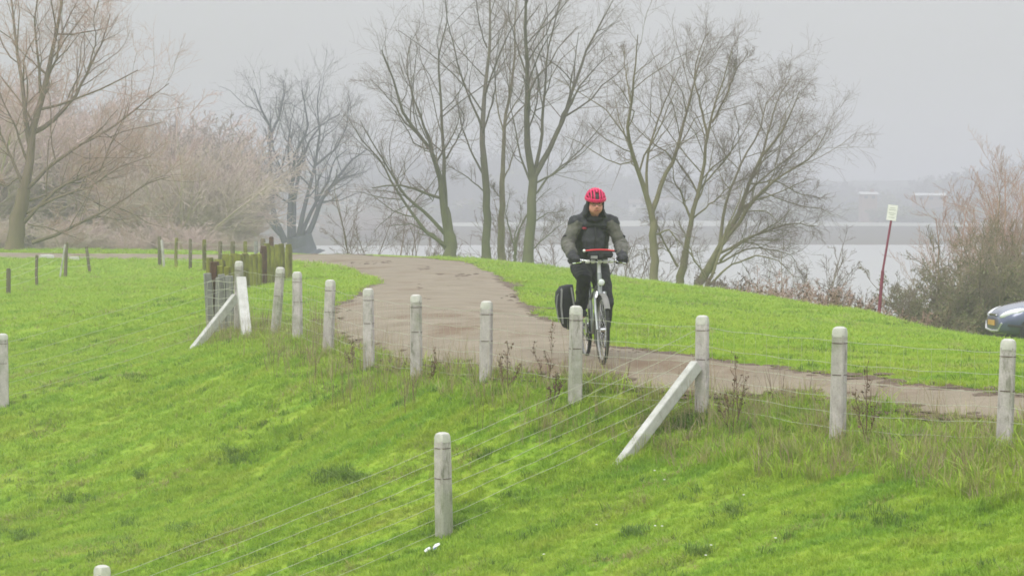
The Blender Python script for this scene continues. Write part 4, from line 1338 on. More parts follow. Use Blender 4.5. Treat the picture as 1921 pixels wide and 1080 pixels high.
# fence going off to the left from the corner
mp3 = [mp[-1]]
rl3 = P(8, 760, 36.5)
fence3 = empty('wire_fence', tuple(rl3), label='single concrete post and faint wires at the left edge of the lawn', cat='fence')
for (u, vt, d) in ((4, 626, 36.5), (-330, 720, 35)):
    x = P(u, vt, d)[0]; gz = hz(x, d); h = P(u, vt, d)[2] - gz
    mp3.append(((x, d, gz), h))
    fence_post(fence3, rl3, (x, d, gz), h, R(20), w=0.155)
for i in range(2):
    (a, ha), (b_, hb) = mp3[i], mp3[i + 1]
    wires(fence3, rl3, a, b_, ha, hb, [.12, .3, .48, .66, .86], .0022, seed=50 + i, sag=.03)

# timber fence across the left lawn
def timber_fence(items, label, mat='old_timber', w=.11, wl=(.3, .6, .88), group=None):
    p0 = P(*items[0][:1], items[0][2], items[0][3])
    root = empty('timber_fence', (p0[0], p0[1], hz(p0[0], p0[1])), label=label, cat='fence', group=group)
    rl_ = root.location.copy()
    prev = None; rr = random.Random(9)
    for (u, vt, vb_, d, lean, mt) in items:
        t = P(u + lean, vt, d); x = P(u, vb_, d)[0]; gz = hz(x, d)
        rad = w / 2 * rr.uniform(.8, 1.15) * (.6 if mt == 'white_timber' else 1)
        a = Vector((x, d, gz - .2)) - rl_; b_ = Vector(t) - rl_
        mb = MB(); n = 7
        mb.tube([a, a.lerp(b_, .5) + Vector((rr.gauss(0, .01), 0, 0)), b_ - (b_ - a).normalized() * .03, b_], [rad * 1.08, rad, rad, rad * .7], n)
        mb.build('post', M[mt or mat], root, angle=45)
        cur = ((x, d, gz), t[2] - gz)
        if prev:
            wires(root, rl_, prev[0], cur[0], prev[1], cur[1], wl, .004, seed=int(u) % 50, sag=.02)
        prev = cur
    return root
timber_fence([(-70, 520, 575, 59, 0, None), (15, 503, 552, 62, 1, None), (70, 478, 537, 66, -1, None), (110, 458, 519, 71, 12, 'white_timber'), (122, 455, 518, 72, 3, None), (170, 462, 506, 76, -8, None)],
             'old leaning timber posts with sagging wire on the left lawn', w=.10)
timber_fence([(300, 443, 506, 80, -1, None), (309, 450, 503, 79.5, -6, 'white_timber'), (331, 446, 500, 78, 0, 'green_timber'), (357, 448, 500, 76, 0, None), (384, 449, 503, 74, -1, 'green_timber'), (413, 452, 505, 72, 0, None), (437, 452, 508, 70.5, 0, None),
              (460, 452, 510, 69, 0, 'green_timber'), (480, 452, 512, 68, 0, 'grey_timber'), (493, 447, 514, 67, 0, None), (509, 444, 516, 66, 0, 'brown_timber')],
             'row of mossy timber fence posts behind the green palisade', w=.125)

# palisade of mossy logs
pal = empty('log_palisade', tuple(hit(520, 530)), label='close row of thick mossy green logs standing upright beside the road', cat='palisade')
rlp = pal.location.copy()
rr = random.Random(12)
for i in range(19):
    t = i / 18
    u = 542 - 147 * t ** 0.85; d = 61.5 - 13 * t
    x = P(u, 500, d)[0]; gz = hz(x, d)
    topv = (457 if t < .32 else (478 if t < .8 else 486)) + rr.uniform(-3, 5)
    h = P(u, topv, d)[2] - gz
    rad = rr.uniform(.075, .10)
    a = Vector((x, d + rr.gauss(0, .05), gz - .2)) - rlp; b_ = Vector((x + rr.gauss(0, .015), d, gz + h)) - rlp
    MB().tube([a, a.lerp(b_, .4), a.lerp(b_, .9), b_], [rad * 1.05, rad, rad * .97, rad * .75], 9).build('log', M['green_timber'] if rr.random() < .88 else M['brown_timber'], pal, angle=50)

# stack of grey sleepers wrapped in netting behind the corner post
sl_ = empty('grey_sleepers', tuple(hit(418, 618)), label='upright weathered grey sleepers wrapped in netting behind the corner post', cat='timber stack')
rls = sl_.location.copy(); rr = random.Random(5)
dS = 41.0
for i, (u, vt, mt) in enumerate(((395, 512, 'grey_timber'), (408, 520, 'grey_timber'), (421, 514, 'grey_timber'), (434, 517, 'grey_timber'), (397, 491, 'brown_timber'), (426, 500, 'green_timber'), (412, 498, 'green_timber'))):
    dd = dS + (0.25 if i > 3 else 0) + rr.uniform(-.04, .04)
    x = P(u, vt, dd)[0]; gz = hz(x, dd); h = P(u, vt, dd)[2] - gz
    o = MB().box((0, 0, h / 2 - .1), (.112 if i < 4 else .10, .11, h + .2)).build('sleeper' if i < 4 else 'old_post', M[mt], sl_, smooth=False)
    o.location = Vector((x, dd, gz)) - rls; o.rotation_euler = (rr.gauss(0, .02), rr.gauss(0, .03), rr.gauss(0, .2))
    bv = o.modifiers.new('edge', 'BEVEL'); bv.width = .01; bv.segments = 1
mb = MB()
for k in range(7):
    z_ = .08 + .13 * k
    p0 = P(389, 512, dS - .12); p1 = P(444, 512, dS - .12); gz = hz(p0[0], dS)
    mb.tube([Vector((p0[0] + (p1[0] - p0[0]) * t, dS - .12 - .02 * math.sin(t * 9 + k), gz + z_ + .012 * math.sin(t * 7 + k * 2))) - rls for t in np.linspace(0, 1, 8)], .004, 4)
for k in range(6):
    x_ = P(390, 512, dS)[0] + k * .092
    mb.tube([Vector((x_ + .01 * math.sin(q_ * 3 + k), dS - .125, hz(x_, dS) + q_ * .17)) - rls for q_ in range(6)], .003, 4)
mb.build('netting', M['wire'], sl_)

# white stones beside the left road
for (u, v, w_, lab) in ((88, 484, .46, 'larger flat white slab lying by the leaning posts on the left lawn'), (139, 488, .32, 'smaller flat white slab lying between the leaning posts')):
    p = hit(u, v)
    mb = MB().box((0, 0, .05), (w_, w_ * 1.6, .13), Matrix.Rotation(.3, 3, 'Z'), taper=.86)
    o = mb.build('stone_slab', M['white_timber'], smooth=False, label=lab, cat='stone', group='white slabs on the lawn')
    o.location = tuple(p)
    bv = o.modifiers.new('edge', 'BEVEL'); bv.width = .03; bv.segments = 2
    # uneven
# litter
M['litter'] = simple('white_plastic', (0.8, 0.8, 0.82), (0.68, 0.70, 0.75), 0.5, 10)
M['litter_blue'] = simple('blue_print', (0.12, 0.25, 0.55), None, 0.5, 10)
p = hit(810, 1048)
lit = empty('litter', tuple(p), label='small crumpled white and blue wrapper lying on the grass in front', cat='litter')
for (x, z_, a, s_) in ((-.038, .055, .5, 1.0), (.018, .06, -.4, .9), (.042, .095, -.7, 1.1)):
    mb = MB().tube([(x - .022 * s_, 0, z_ - .012), (x, .01, z_ + .008), (x + .024 * s_, 0, z_ + .022)], [.012, .017 * s_, .013], 7)
    mb.v = [(a_ + random.gauss(0, .003), b_ + random.gauss(0, .003), c_ + random.gauss(0, .003)) for a_, b_, c_ in mb.v]
    mb.build('wrapper', M['litter'], lit)
MB().tube([(.02, -.015, .07), (.035, -.016, .085)], .006, 6).build('print', M['litter_blue'], lit)

# dead weeds that stand out one by one
def weed(u, vt, d, label, seed, heavy=1.0):
    r = np.random.default_rng(seed)
    x = P(u, vt, d)[0]; gz = hz(x, d); h = P(u, vt, d)[2] - gz
    root = empty('dead_weed', (x, d, gz), label=label, cat='weed', group='dead weeds along the fence')
    st = np.zeros((3, 7, 3))
    for i in range(3):
        q_ = np.cumsum(r.normal(0, .012, (7, 2)), axis=0); st[i, :, :2] = q_ + r.normal(0, .02, 2) * np.linspace(0, 3, 7)[:, None] * (i > 0)
        st[i, :, 2] = np.linspace(-.03, h * (1, .7, .55)[i], 7)
    rad = np.linspace(.006, .003, 7)[None].repeat(3, 0) * heavy
    v, f = tubes(st, rad, 5); mesh_obj('stem', v, f, M['weed'], root, smooth=True)
    c, cr = children(st, rad, 10, r, lf=(.12, .25), ang=(20, 50), up=.5, K=3, tmin=.35)
    mb = MB()
    v, f = tubes(c, np.maximum(cr, .0022), 3)
    V = [v]; Fc = [f]; b0 = len(v)
    n = int(110 * heavy)
    i = r.integers(0, 30, n); k = r.integers(0, 3, n)
    cc = c[i, k] + r.normal(0, .012, (n, 3)); t1 = r.normal(0, .009, (n, 3)); t2 = r.normal(0, .006, (n, 3))
    vv = np.stack([cc - t1, cc + t2, cc + t1, cc - t2], 1).reshape(-1, 3)
    V.append(vv); Fc.append(np.arange(4 * n).reshape(n, 4) + b0)
    mesh_obj('seed_heads', np.concatenate(V), np.concatenate(Fc), M['weed'], root, kind='stuff')
for i, (u, vt, d, lab, hv) in enumerate((
        (950, 640, 26.3, 'dark dead dock stalk midway between the fourth and fifth posts', 1.0),
        (1036, 700, 25.5, 'short thick brown dock head just left of the post before the bicycle', 1.3),
        (1030, 610, 26.0, 'tall thin dry weed standing left of the cyclist before the road', .7),
        (812, 655, 28.3, 'dark dead weed right beside the slim post before the road bend', .9),
        (1385, 668, 24.0, 'thin dead weed just right of the braced corner post', .8),
        (1372, 712, 24.0, 'bushy low dead weed at the foot of the braced corner post', .9),
        (1624, 690, 22.2, 'dark dead weed right of the post nearest the road on the right', 1.0),
        (660, 635, 31.5, 'thin dead weed left of the bend between two posts', .7))):
    weed(u, vt, d, lab, 700 + i, hv)

# ------------------------------------------------------------------ sign on a red pole
M['red_pole'] = simple('dark_red_paint', (0.24, 0.03, 0.07), (0.16, 0.02, 0.05), 0.5, 10)
M['sign_white'] = simple('sign_white', (0.86, 0.84, 0.85), (0.76, 0.74, 0.75), 0.5, 8)
M['sign_grey'] = simple('sign_print', (0.45, 0.45, 0.46), (0.4, 0.4, 0.4), 0.6, 8)
ds = 54.5
pb = P(1646, 584, ds); pb = np.array([pb[0], ds, hz(pb[0], ds)]); pt = P(1672, 413, ds); pm = P(1656, 508, ds)
sg = empty('sign', tuple(pb), label='leaning dark red pole with a small white notice plate by the water', cat='sign')
a = Vector((0, 0, -.2)); m_ = Vector(pm - pb); t_ = Vector(pt - pb)
MB().tube([a, m_], .036, 10).tube([m_, m_ + (t_ - m_) * .02], [.034, .022], 10).build('lower_pole', M['red_pole'], sg)
MB().tube([m_, t_ * 1.02], .024, 10).build('upper_pole', M['red_pole'], sg)
pl = MB().box((0, 0, 0), (.205, .012, .33)).build('plate', M['sign_white'], sg, smooth=False)
pl.location = Vector(P(1673.5, 399, ds - .03) - pb); pl.rotation_euler = (0, R(8), 0)
for k, (zz, ww) in enumerate(((.10, .12), (.06, .15), (-.01, .15), (-.045, .10), (-.10, .13))):
    o = MB().box((0, -.009, zz), (ww, .004, .011)).build('print_line', M['sign_grey'], pl, smooth=False)

# ------------------------------------------------------------------ car
M['car_paint'] = simple('dark_blue_paint', (0.085, 0.105, 0.19), (0.07, 0.09, 0.165), 0.32, 3, metal=0.25, coat=1.0)
M['car_hood'] = M['car_paint']
M['black_trim'] = simple('black_plastic', (0.02, 0.02, 0.022), (0.012, 0.012, 0.013), 0.5, 10)
M['tyre'] = simple('rubber', (0.025, 0.025, 0.025), (0.015, 0.015, 0.015), 0.85, 30)
M['alloy'] = simple('alloy', (0.62, 0.62, 0.64), (0.52, 0.52, 0.54), 0.35, 10, metal=0.4)
M['lamp_glass'] = simple('lamp_glass', (0.75, 0.77, 0.8), (0.6, 0.62, 0.66), 0.1, 5, coat=1.0)
M['plate_yellow'] = simple('plate_yellow', (0.62, 0.36, 0.08), (0.52, 0.30, 0.07), 0.5, 5)
M['chrome'] = simple('chrome', (0.75, 0.76, 0.78), (0.65, 0.66, 0.68), 0.12, 5, metal=1.0)
car_a = R(4)
cz = P(1900, 648, 55.5)
cx, cy = 10.30 + 2.1 * math.cos(car_a), 54.6 + 2.1 * math.sin(car_a)
car = empty('parked_car', (cx, cy, hz(cx, cy) + .01), math.pi + car_a, label='dark blue hatchback with a yellow plate half out of frame at the right edge', cat='car')
# body: stations along the length (x forward), half sections (y, z)
def section(x):
    L = 2.15
    t = x / L
    half = 0.88 * (1 - 0.30 * max(0, abs(t) - .72) ** 1.3 * 3.0)
    if x > 1.95: half -= (x - 1.95) * .85
    zt = np.interp(x, [-2.15, -1.9, -1.2, 0.75, 1.2, 1.75, 2.0, 2.15], [.80, .98, 1.0, 1.0, .965, .86, .76, .60])
    zb = np.interp(x, [-2.15, -1.8, 1.7, 2.15], [.36, .22, .20, .28])
    return [(0, zb), (half * .86, zb), (half * .97, zb + .10), (half, (zb + zt) * .5), (half * .985, zt - .16), (half * .90, zt - .045), (half * .6, zt), (0, zt + .025)]
xs_ = [-2.15, -2.1, -1.95, -1.7, -1.2, -.6, 0, .6, 1.0, 1.3, 1.6, 1.8, 1.95, 2.05, 2.12, 2.15]
V = []; Fc = []; sec = []
for x in xs_:
    h_ = section(x); full = [(x, y, z_) for y, z_ in h_] + [(x, -y, z_) for y, z_ in h_[-2:0:-1]]
    sec.append(len(V)); V += full
n_ = 14
for i in range(len(xs_) - 1):
    for k in range(n_):
        Fc.append((sec[i] + k, sec[i] + (k + 1) % n_, sec[i + 1] + (k + 1) % n_, sec[i + 1] + k))
Fc.append(tuple(range(sec[-1], sec[-1] + n_))); Fc.append(tuple(reversed(range(sec[0], sec[0] + n_))))
body = MB().add(V, Fc).build('body', M['car_paint'], car, angle=50)
sd = body.modifiers.new('sub', 'SUBSURF'); sd.levels = sd.render_levels = 1
# cabin
cab = [(-1.95, .62, .99, .60), (-1.75, .70, 1.0, .63), (-1.55, .74, 1.42, .60), (-.6, .76, 1.52, .60), (.0, .76, 1.50, .60), (.35, .75, 1.36, .62), (1.05, .74, .97, .66)]
V = []; Fc = []
for x, y0, zt, y1 in cab:
    V += [(x, -y0 - .06, .93), (x, -y1 * 1.02, zt - .06), (x, -y1 * .8, zt), (x, y1 * .8, zt), (x, y1 * 1.02, zt - .06), (x, y0 + .06, .93)]
for i in range(len(cab) - 1):
    for k in range(5): Fc.append((i * 6 + k, i * 6 + 6 + k, i * 6 + 7 + k, i * 6 + k + 1))
MB().add(V, Fc).build('roof', M['car_paint'], car, angle=40)
for s_ in (-1, 1):
    for xa, xb in ((-1.45, -.62), (-.55, .28)):
        V = [(xa, s_ * .80, .98), (xb + .25, s_ * .80, .98), (xb, s_ * .70, 1.40), (xa + .1, s_ * .70, 1.40)]
        V2 = [(a_, b_ + s_ * .02, c_) for a_, b_, c_ in V]
        MB().add(V + V2, [(0, 1, 2, 3), (4, 5, 6, 7), (0, 1, 5, 4), (1, 2, 6, 5), (2, 3, 7, 6), (3, 0, 4, 7)]).build('side_window', M['glass_dark'], car, smooth=False)
    MB().ball((.72, s_ * .98, 1.02), (.07, .11, .07)).build('mirror', M['car_paint'], car)
V = [(1.06, -.64, .995), (1.06, .64, .995), (.38, .56, 1.375), (.38, -.56, 1.375)]
MB().add(V + [(a_ + .012, b_, c_ + .02) for a_, b_, c_ in V], [(0, 1, 2, 3), (4, 7, 6, 5), (0, 4, 5, 1), (1, 5, 6, 2), (2, 6, 7, 3), (3, 7, 4, 0)]).build('windscreen', M['glass_dark'], car, smooth=False)
for x in (-1.32, 1.42):
    for s_ in (-1, 1):
        w = empty('wheel', (x, s_ * .83, .31)); w.parent = car
        MB().ring((0, 0, 0), .255, .062, 'y', 32, 8, ry=.10).build('tyre', M['tyre'], w)
        mb = MB().ring((0, s_ * .05, 0), .19, .014, 'y', 28, 6, ry=.05)
        for k in range(5):
            a_ = k * 2 * math.pi / 5
            mb.tube([(0.03 * math.cos(a_), s_ * .085, .03 * math.sin(a_)), (.19 * math.cos(a_), s_ * .075, .19 * math.sin(a_))], .026, 6)
        mb.ball((0, s_ * .085, 0), (.045, .02, .045)); mb.build('rim', M['alloy'], w)
    # dark wheel arches
    for s_ in (-1, 1):
        MB().tube([(x, s_ * .60, .32), (x, s_ * .892, .32)], .355, 28).build('wheel_arch', M['black_trim'], car)
for s_ in (-1, 1):
    hl = MB().ball((1.86, s_ * .62, .70), (.31, .13, .09), rot=Matrix.Rotation(s_ * -.55, 3, 'Z') @ Matrix.Rotation(.28, 3, 'Y')).build('headlight', M['lamp_glass'], car)
    MB().ball((2.02, s_ * .55, .36), (.06, .06, .045)).build('fog_lamp', M['lamp_glass'], car)
MB().box((2.105, 0, .63), (.05, .62, .09), taper=.9).build('grille', M['black_trim'], car)
MB().box((2.135, 0, .66), (.03, .64, .022)).build('grille_bar', M['chrome'], car)
MB().box((2.10, 0, .36), (.08, .92, .13), taper=.9).build('bumper_intake', M['black_trim'], car)
MB().tube([(2.10, -.62, .50), (2.145, -.50, .34), (2.155, 0, .315), (2.145, .50, .34), (2.10, .62, .50)], .022, 8).build('bumper_trim', M['alloy'], car)
MB().tube([(2.02, -.80, .46), (1.80, -.885, .44), (1.66, -.888, .44)], .012, 6, ry=.03).tube([(2.02, .80, .46), (1.80, .885, .44), (1.66, .888, .44)], .012, 6, ry=.03).build('bumper_side', M['black_trim'], car)
MB().box((2.165, 0, .49), (.02, .50, .11)).build('number_plate', M['plate_yellow'], car, smooth=False)

# ------------------------------------------------------------------ bicycle and rider, facing the camera
M['frame_paint'] = simple('silver_paint', (0.33, 0.35, 0.35), (0.25, 0.27, 0.27), 0.35, 8, metal=0.5, coat=.3)
M['mudguard'] = simple('grey_mudguard', (0.20, 0.195, 0.18), (0.14, 0.135, 0.125), 0.5, 12)
M['black_cloth'] = simple('black_cloth', (0.010, 0.011, 0.015), (0.005, 0.006, 0.008), 0.85, 14, bumpd=.003)
M['jacket'] = simple('charcoal_jacket', (0.048, 0.050, 0.060), (0.014, 0.016, 0.020), 0.8, 9, bumpd=.008)
M['sleeve'] = simple('olive_grey_sleeve', (0.135, 0.132, 0.110), (0.065, 0.064, 0.058), 0.85, 11, bumpd=.006)
M['glove'] = simple('dark_glove', (0.028, 0.028, 0.034), (0.016, 0.016, 0.02), 0.8, 25, bumpd=.002)
M['skin'] = simple('skin', (0.74, 0.36, 0.30), (0.62, 0.25, 0.21), 0.5, 14)
M['lips'] = simple('lips', (0.42, 0.13, 0.12), (0.36, 0.11, 0.1), 0.5, 14)
M['helmet'] = simple('pink_helmet', (0.62, 0.003, 0.10), (0.54, 0.003, 0.085), 0.5, 6)
M['red'] = simple('red_trim', (0.70, 0.03, 0.035), (0.6, 0.02, 0.03), 0.5, 6)
M['badge_red'] = simple('badge_red', (0.30, 0.02, 0.05), (0.2, 0.015, 0.04), 0.6, 20)
M['blue'] = simple('blue_badge', (0.03, 0.12, 0.5), None, 0.5, 6)
M['pannier_grey'] = simple('pannier_grey', (0.30, 0.30, 0.30), (0.2, 0.2, 0.2), 0.6, 10)
M['reflector'] = simple('glint_and_corner_white', (0.8, 0.8, 0.78), (0.7, 0.7, 0.7), 0.3, 8)  # near-white for the painted bar glints and one bag corner

bp = P(1114, 683, 27.0)
bz_ = hz(bp[0], 27.0) + .012
yaw = math.pi + R(7.5)         # local +Y (forward) turned towards the camera and a little to the right
bl = (bp[0], 27.0, bz_)
bike = empty('bicycle', bl, yaw, label='grey touring bicycle ridden towards the camera on the pale road', cat='bicycle')
RA, FA, BB = Vector((0, -.55, .35)), Vector((0, .56, .35)), Vector((0, -.08, .29))
def wheel(c, nm):
    w = empty('wheel', c); w.parent = bike
    MB().ring((0, 0, 0), .335, .020, 'x', 56, 8).build('tyre', M['tyre'], w)
    kn = MB()
    for k in range(56):
        a_ = 2 * math.pi * k / 56
        kn.box((0.009 * (1 if k % 2 else -1), .353 * math.cos(a_), .353 * math.sin(a_)), (.014, .012, .010), Matrix.Rotation(a_, 3, 'X'))
    kn.build('tread', M['tyre'], w, kind='stuff')
    MB().ring((0, 0, 0), .308, .009, 'x', 56, 6, ry=.011).build('rim', M['pannier_grey'], w)
    mb = MB()
    for k in range(28):
        a_ = 2 * math.pi * k / 28; s_ = 1 if k % 2 else -1
        mb.tube([(s_ * .03, .02 * math.cos(a_ + .8 * (1 if k % 4 < 2 else -1)), .02 * math.sin(a_ + .8 * (1 if k % 4 < 2 else -1))), (0, .30 * math.cos(a_), .30 * math.sin(a_))], .0014, 3, cap=False)
    mb.build('spokes', M['alloy'], w, kind='stuff')
    MB().tube([(-.05, 0, 0), (.05, 0, 0)], .022, 12).build('hub', M['chrome'], w)
    return w
wheel(RA, 'rear'); fw = wheel(FA, 'front')
def arc(c, r_, a0, a1, n=16): return [Vector((0, c.y + r_ * math.cos(a_), c.z + r_ * math.sin(a_))) for a_ in np.linspace(R(a0), R(a1), n)]
MB().tube(arc(FA, .375, -15, 150), .010, 8, ry=.028, up=(0, 0, 1)).build('mudguard', M['mudguard'], bike)
for o_ in bike.children:
    pass
def guard(c, a0, a1):
    mb = MB(); n = 22; V = []; Fc = []
    for i, a_ in enumerate(np.linspace(R(a0), R(a1), n)):
        for (x, rr_) in ((-.032, .366), (-.02, .379), (0, .383), (.02, .379), (.032, .366)):
            V.append((x, c.y + rr_ * math.cos(a_), c.z + rr_ * math.sin(a_)))
    m0 = len(V)
    V += [(x * .92, c.y + (y - c.y) * .99, c.z + (z_ - c.z) * .99) for x, y, z_ in V]
    for i in range(n - 1):
        for k in range(4):
            a_ = i * 5 + k
            Fc.append((a_, a_ + 1, a_ + 6, a_ + 5)); Fc.append((m0 + a_, m0 + a_ + 5, m0 + a_ + 6, m0 + a_ + 1))
    return mb.add(V, Fc)
bpy.data.objects.remove([o_ for o_ in bike.children if o_.name.startswith('mudguard')][0])
guard(FA, 38, 205).build('mudguard', M['mudguard'], bike)
guard(RA, 30, 205).build('mudguard', M['mudguard'], bike)
HT0, HT1 = Vector((0, .385, .74)), Vector((0, .335, .93))
fr = MB()
fr.tube([BB, HT0 + Vector((0, 0, .02))], .021, 10).tube([Vector((0, -.22, .64)), HT0 + Vector((0, -.01, .10))], .018, 10)
fr.tube([BB, Vector((0, -.27, .78))], .017, 10).tube([HT0, HT1], .024, 12)
for s_ in (-1, 1):
    fr.tube([BB + Vector((s_ * .03, 0, 0)), RA + Vector((s_ * .06, 0, 0))], .010, 8)
    fr.tube([Vector((s_ * .015, -.25, .70)), RA + Vector((s_ * .06, 0, 0))], .008, 8)
fr.build('frame', M['frame_paint'], bike)
fk = MB()
for s_ in (-1, 1):
    fk.tube([HT0 + Vector((s_ * .05, .0, -.02)), Vector((s_ * .055, .44, .55)), FA + Vector((s_ * .055, .0, 0))], [.019, .016, .011], 10)
fk.box(HT0 + Vector((0, .0, -.02)), (.13, .04, .04)).tube([HT0, HT0 + Vector((0, .01, -.04))], .026, 10)
fk.build('fork', M['frame_paint'], bike)
MB().tube([Vector((0, -.27, .78)), Vector((0, -.30, .92))], .013, 10).build('seat_post', M['alloy'], bike)
MB().tube([(0, -.42, .945), (0, -.36, .95), (0, -.28, .95), (0, -.20, .95), (0, -.14, .945)], [.05, .10, .085, .04, .022], 14, ry=[.02, .035, .03, .022, .015]).build('saddle', M['black_trim'], bike)
MB().tube([HT1, HT1 + Vector((0, -.02, .10)), Vector((0, .35, 1.05))], [.021, .019, .02], 10).build('stem', M['alloy'], bike)
BAR = [(-.30, .25, 1.06), (-.20, .30, 1.065), (-.10, .345, 1.055), (0, .35, 1.05), (.10, .345, 1.055), (.20, .30, 1.065), (.30, .25, 1.06)]
MB().tube(BAR, .0135, 10).build('handlebar', M['chrome'], bike)
for s_ in (-1, 1):
    MB().tube([(s_ * .20, .30, 1.065), (s_ * .315, .242, 1.06)], .018, 10).build('grip', M['black_trim'], bike)
    MB().tube([(s_ * .175, .325, 1.06), (s_ * .20, .37, 1.045), (s_ * .28, .345, 1.03)], .007, 6).ball((s_ * .17, .33, 1.06), (.018, .025, .02)).build('brake_lever', M['chrome'], bike)
    MB().tube([(s_ * .16, .34, 1.06), (s_ * .15, .42, 1.0), (s_ * .06, .46, .86), (s_ * .03, .42, .78)], .0035, 5, cap=False).build('brake_cable', M['black_trim'], bike)
    # white glints along the bar, put in as pale sleeves
for x in (-.125, -.065, .0, .065, .125):
    MB().tube([(x - .02, .350, 1.052), (x + .02, .350, 1.052)], .0195, 10).build('bar_glint', M['reflector'], bike)
hl = empty('headlamp', (0, .45, .84)); hl.parent = bike
MB().tube([(0, -.05, 0), (0, .0, 0), (0, .03, 0)], [.02, .035, .036], 16).build('lamp_shell', M['chrome'], hl)
MB().ball((0, .028, 0), (.033, .012, .033)).build('lamp_lens', M['lamp_glass'], hl)
MB().tube([(0, .40, .80), (0, .45, .82)], .008, 6).build('lamp_bracket', M['black_trim'], bike)
# front low rider frame and brake
MB().tube([(.035, .42, .74), (.045, .44, .68)], .012, 8).tube([(-.035, .42, .74), (-.045, .44, .68)], .012, 8).build('brake_arm', M['chrome'], bike)
cr = MB().ring((.055, BB.y, BB.z), .085, .004, 'x', 36, 5)
for k in range(5):
    a_ = k * 2 * math.pi / 5; cr.tube([(.055, BB.y, BB.z), (.055, BB.y + .083 * math.cos(a_), BB.z + .083 * math.sin(a_))], .005, 5)
cr.build('chainring', M['black_trim'], bike)
PR = Vector((.12, BB.y + .03, BB.z + .165)); PLf = Vector((-.12, BB.y - .03, BB.z - .165))
MB().tube([BB + Vector((.07, 0, 0)), Vector((.075, PR.y, PR.z))], .011, 8).build('crank', M['alloy'], bike)
MB().tube([BB + Vector((-.07, 0, 0)), Vector((-.075, PLf.y, PLf.z))], .011, 8).build('crank', M['alloy'], bike)
for p_ in (PR, PLf):
    MB().box(p_, (.10, .075, .02)).build('pedal', M['chrome'], bike, smooth=False)
MB().tube([Vector((.055, BB.y, BB.z + .085)), Vector((.055, RA.y, RA.z + .04))], .004, 5).tube([Vector((.055, BB.y, BB.z - .085)), Vector((.055, RA.y, RA.z - .04))], .004, 5).build('chain', M['black_trim'], bike)
rk = MB()
for s_ in (-1, 1):
    rk.tube([(s_ * .06, -.30, .755), (s_ * .06, -.78, .755)], .006, 6).tube([(s_ * .065, -.58, .755), (s_ * .065, RA.y, RA.z)], .005, 6).tube([(s_ * .065, -.70, .755), (s_ * .065, RA.y, RA.z)], .005, 6)
for y in (-.34, -.5, -.66, -.78): rk.tube([(-.06, y, .755), (.06, y, .755)], .005, 6)
rk.build('luggage_rack', M['black_trim'], bike)
MB().tube([(-.02, -.12, .29), (-.16, -.22, .02)], .008, 6).build('kickstand', M['alloy'], bike)

# panniers
def pannier(s_, label, w=.19):
    pn = empty('pannier', bl, yaw, label=label, cat='bag', group='panniers on the rear rack')
    x0 = s_ * .085
    mb = MB(); V = []; Fc = []
    lv = [(.30, .10, .13, .42), (.33, .15, .155, .6), (.46, .19, .17, .9), (.60, .20, .17, 1), (.70, .18, .16, 1), (.765, .13, .14, 1), (.785, .05, .10, 1)]
    for z_, ww, hy, _ in lv:
        for k in range(14):
            a_ = 2 * math.pi * k / 14
            cx_ = math.copysign(abs(math.cos(a_)) ** .6, math.cos(a_)); cy_ = math.copysign(abs(math.sin(a_)) ** .6, math.sin(a_))
            V.append((x0 + s_ * ww * w / .19 * (.5 + .5 * cx_) + s_ * (z_ - .34) * .12, -.60 + hy * cy_, z_))
    for i in range(len(lv) - 1):
        for k in range(14): Fc.append((i * 14 + k, i * 14 + (k + 1) % 14, i * 14 + 14 + (k + 1) % 14, i * 14 + 14 + k))
    Fc.append(tuple(reversed(range(14)))); Fc.append(tuple(range((len(lv) - 1) * 14, len(lv) * 14)))
    MB().add(V, Fc).build('bag', M['black_cloth'], pn, angle=70)
    # front pocket, piping, grey strips
    MB().tube([(x0 + s_ * .215, -.50, .38), (x0 + s_ * .238, -.50, .54), (x0 + s_ * .232, -.50, .66), (x0 + s_ * .18, -.49, .75)], .006, 6).build('piping', M['pannier_grey'], pn)
    MB().tube([(x0 + s_ * .04, -.425, .36), (x0 + s_ * .06, -.415, .56), (x0 + s_ * .09, -.43, .76)], .010, 6, ry=.004).build('strap', M['pannier_grey'], pn)
    MB().tube([(x0 + s_ * .18, -.43, .37), (x0 + s_ * .20, -.42, .56), (x0 + s_ * .19, -.44, .74)], .010, 6, ry=.004).build('strap', M['pannier_grey'], pn)
    return pn
pannier(1, 'bulky black pannier with grey strips hanging at the left of the bicycle', w=.195)
# bag on the bar with a red edge
hb = empty('handlebar_bag', bl, yaw, label='black handlebar bag with a bright red top edge', cat='bag')
MB().box((0, .40, 1.122), (.25, .12, .064), taper=1.08).build('bag', M['black_cloth'], hb, smooth=False).modifiers.new('e', 'BEVEL').width = .02
MB().tube([(-.155, .38, 1.165), (-.08, .40, 1.173), (0, .405, 1.176), (.08, .40, 1.173), (.155, .38, 1.165)], .0085, 8).build('red_edge', M['red'], hb)
MB().box((0, .39, 1.157), (.30, .12, .012)).build('lid', M['black_trim'], hb, smooth=False)
MB().box((0, .462, 1.125), (.05, .01, .05)).build('buckle', M['black_trim'], hb, smooth=False)
for s_ in (-1, 1): MB().ball((s_ * .165, .38, 1.165), (.016, .016, .016)).build('corner', M['reflector'] if s_ > 0 else M['black_trim'], hb)
MB().box((.075, .47, 1.10), (.07, .01, .03)).build('reflector', M['pannier_grey'], hb, smooth=False)

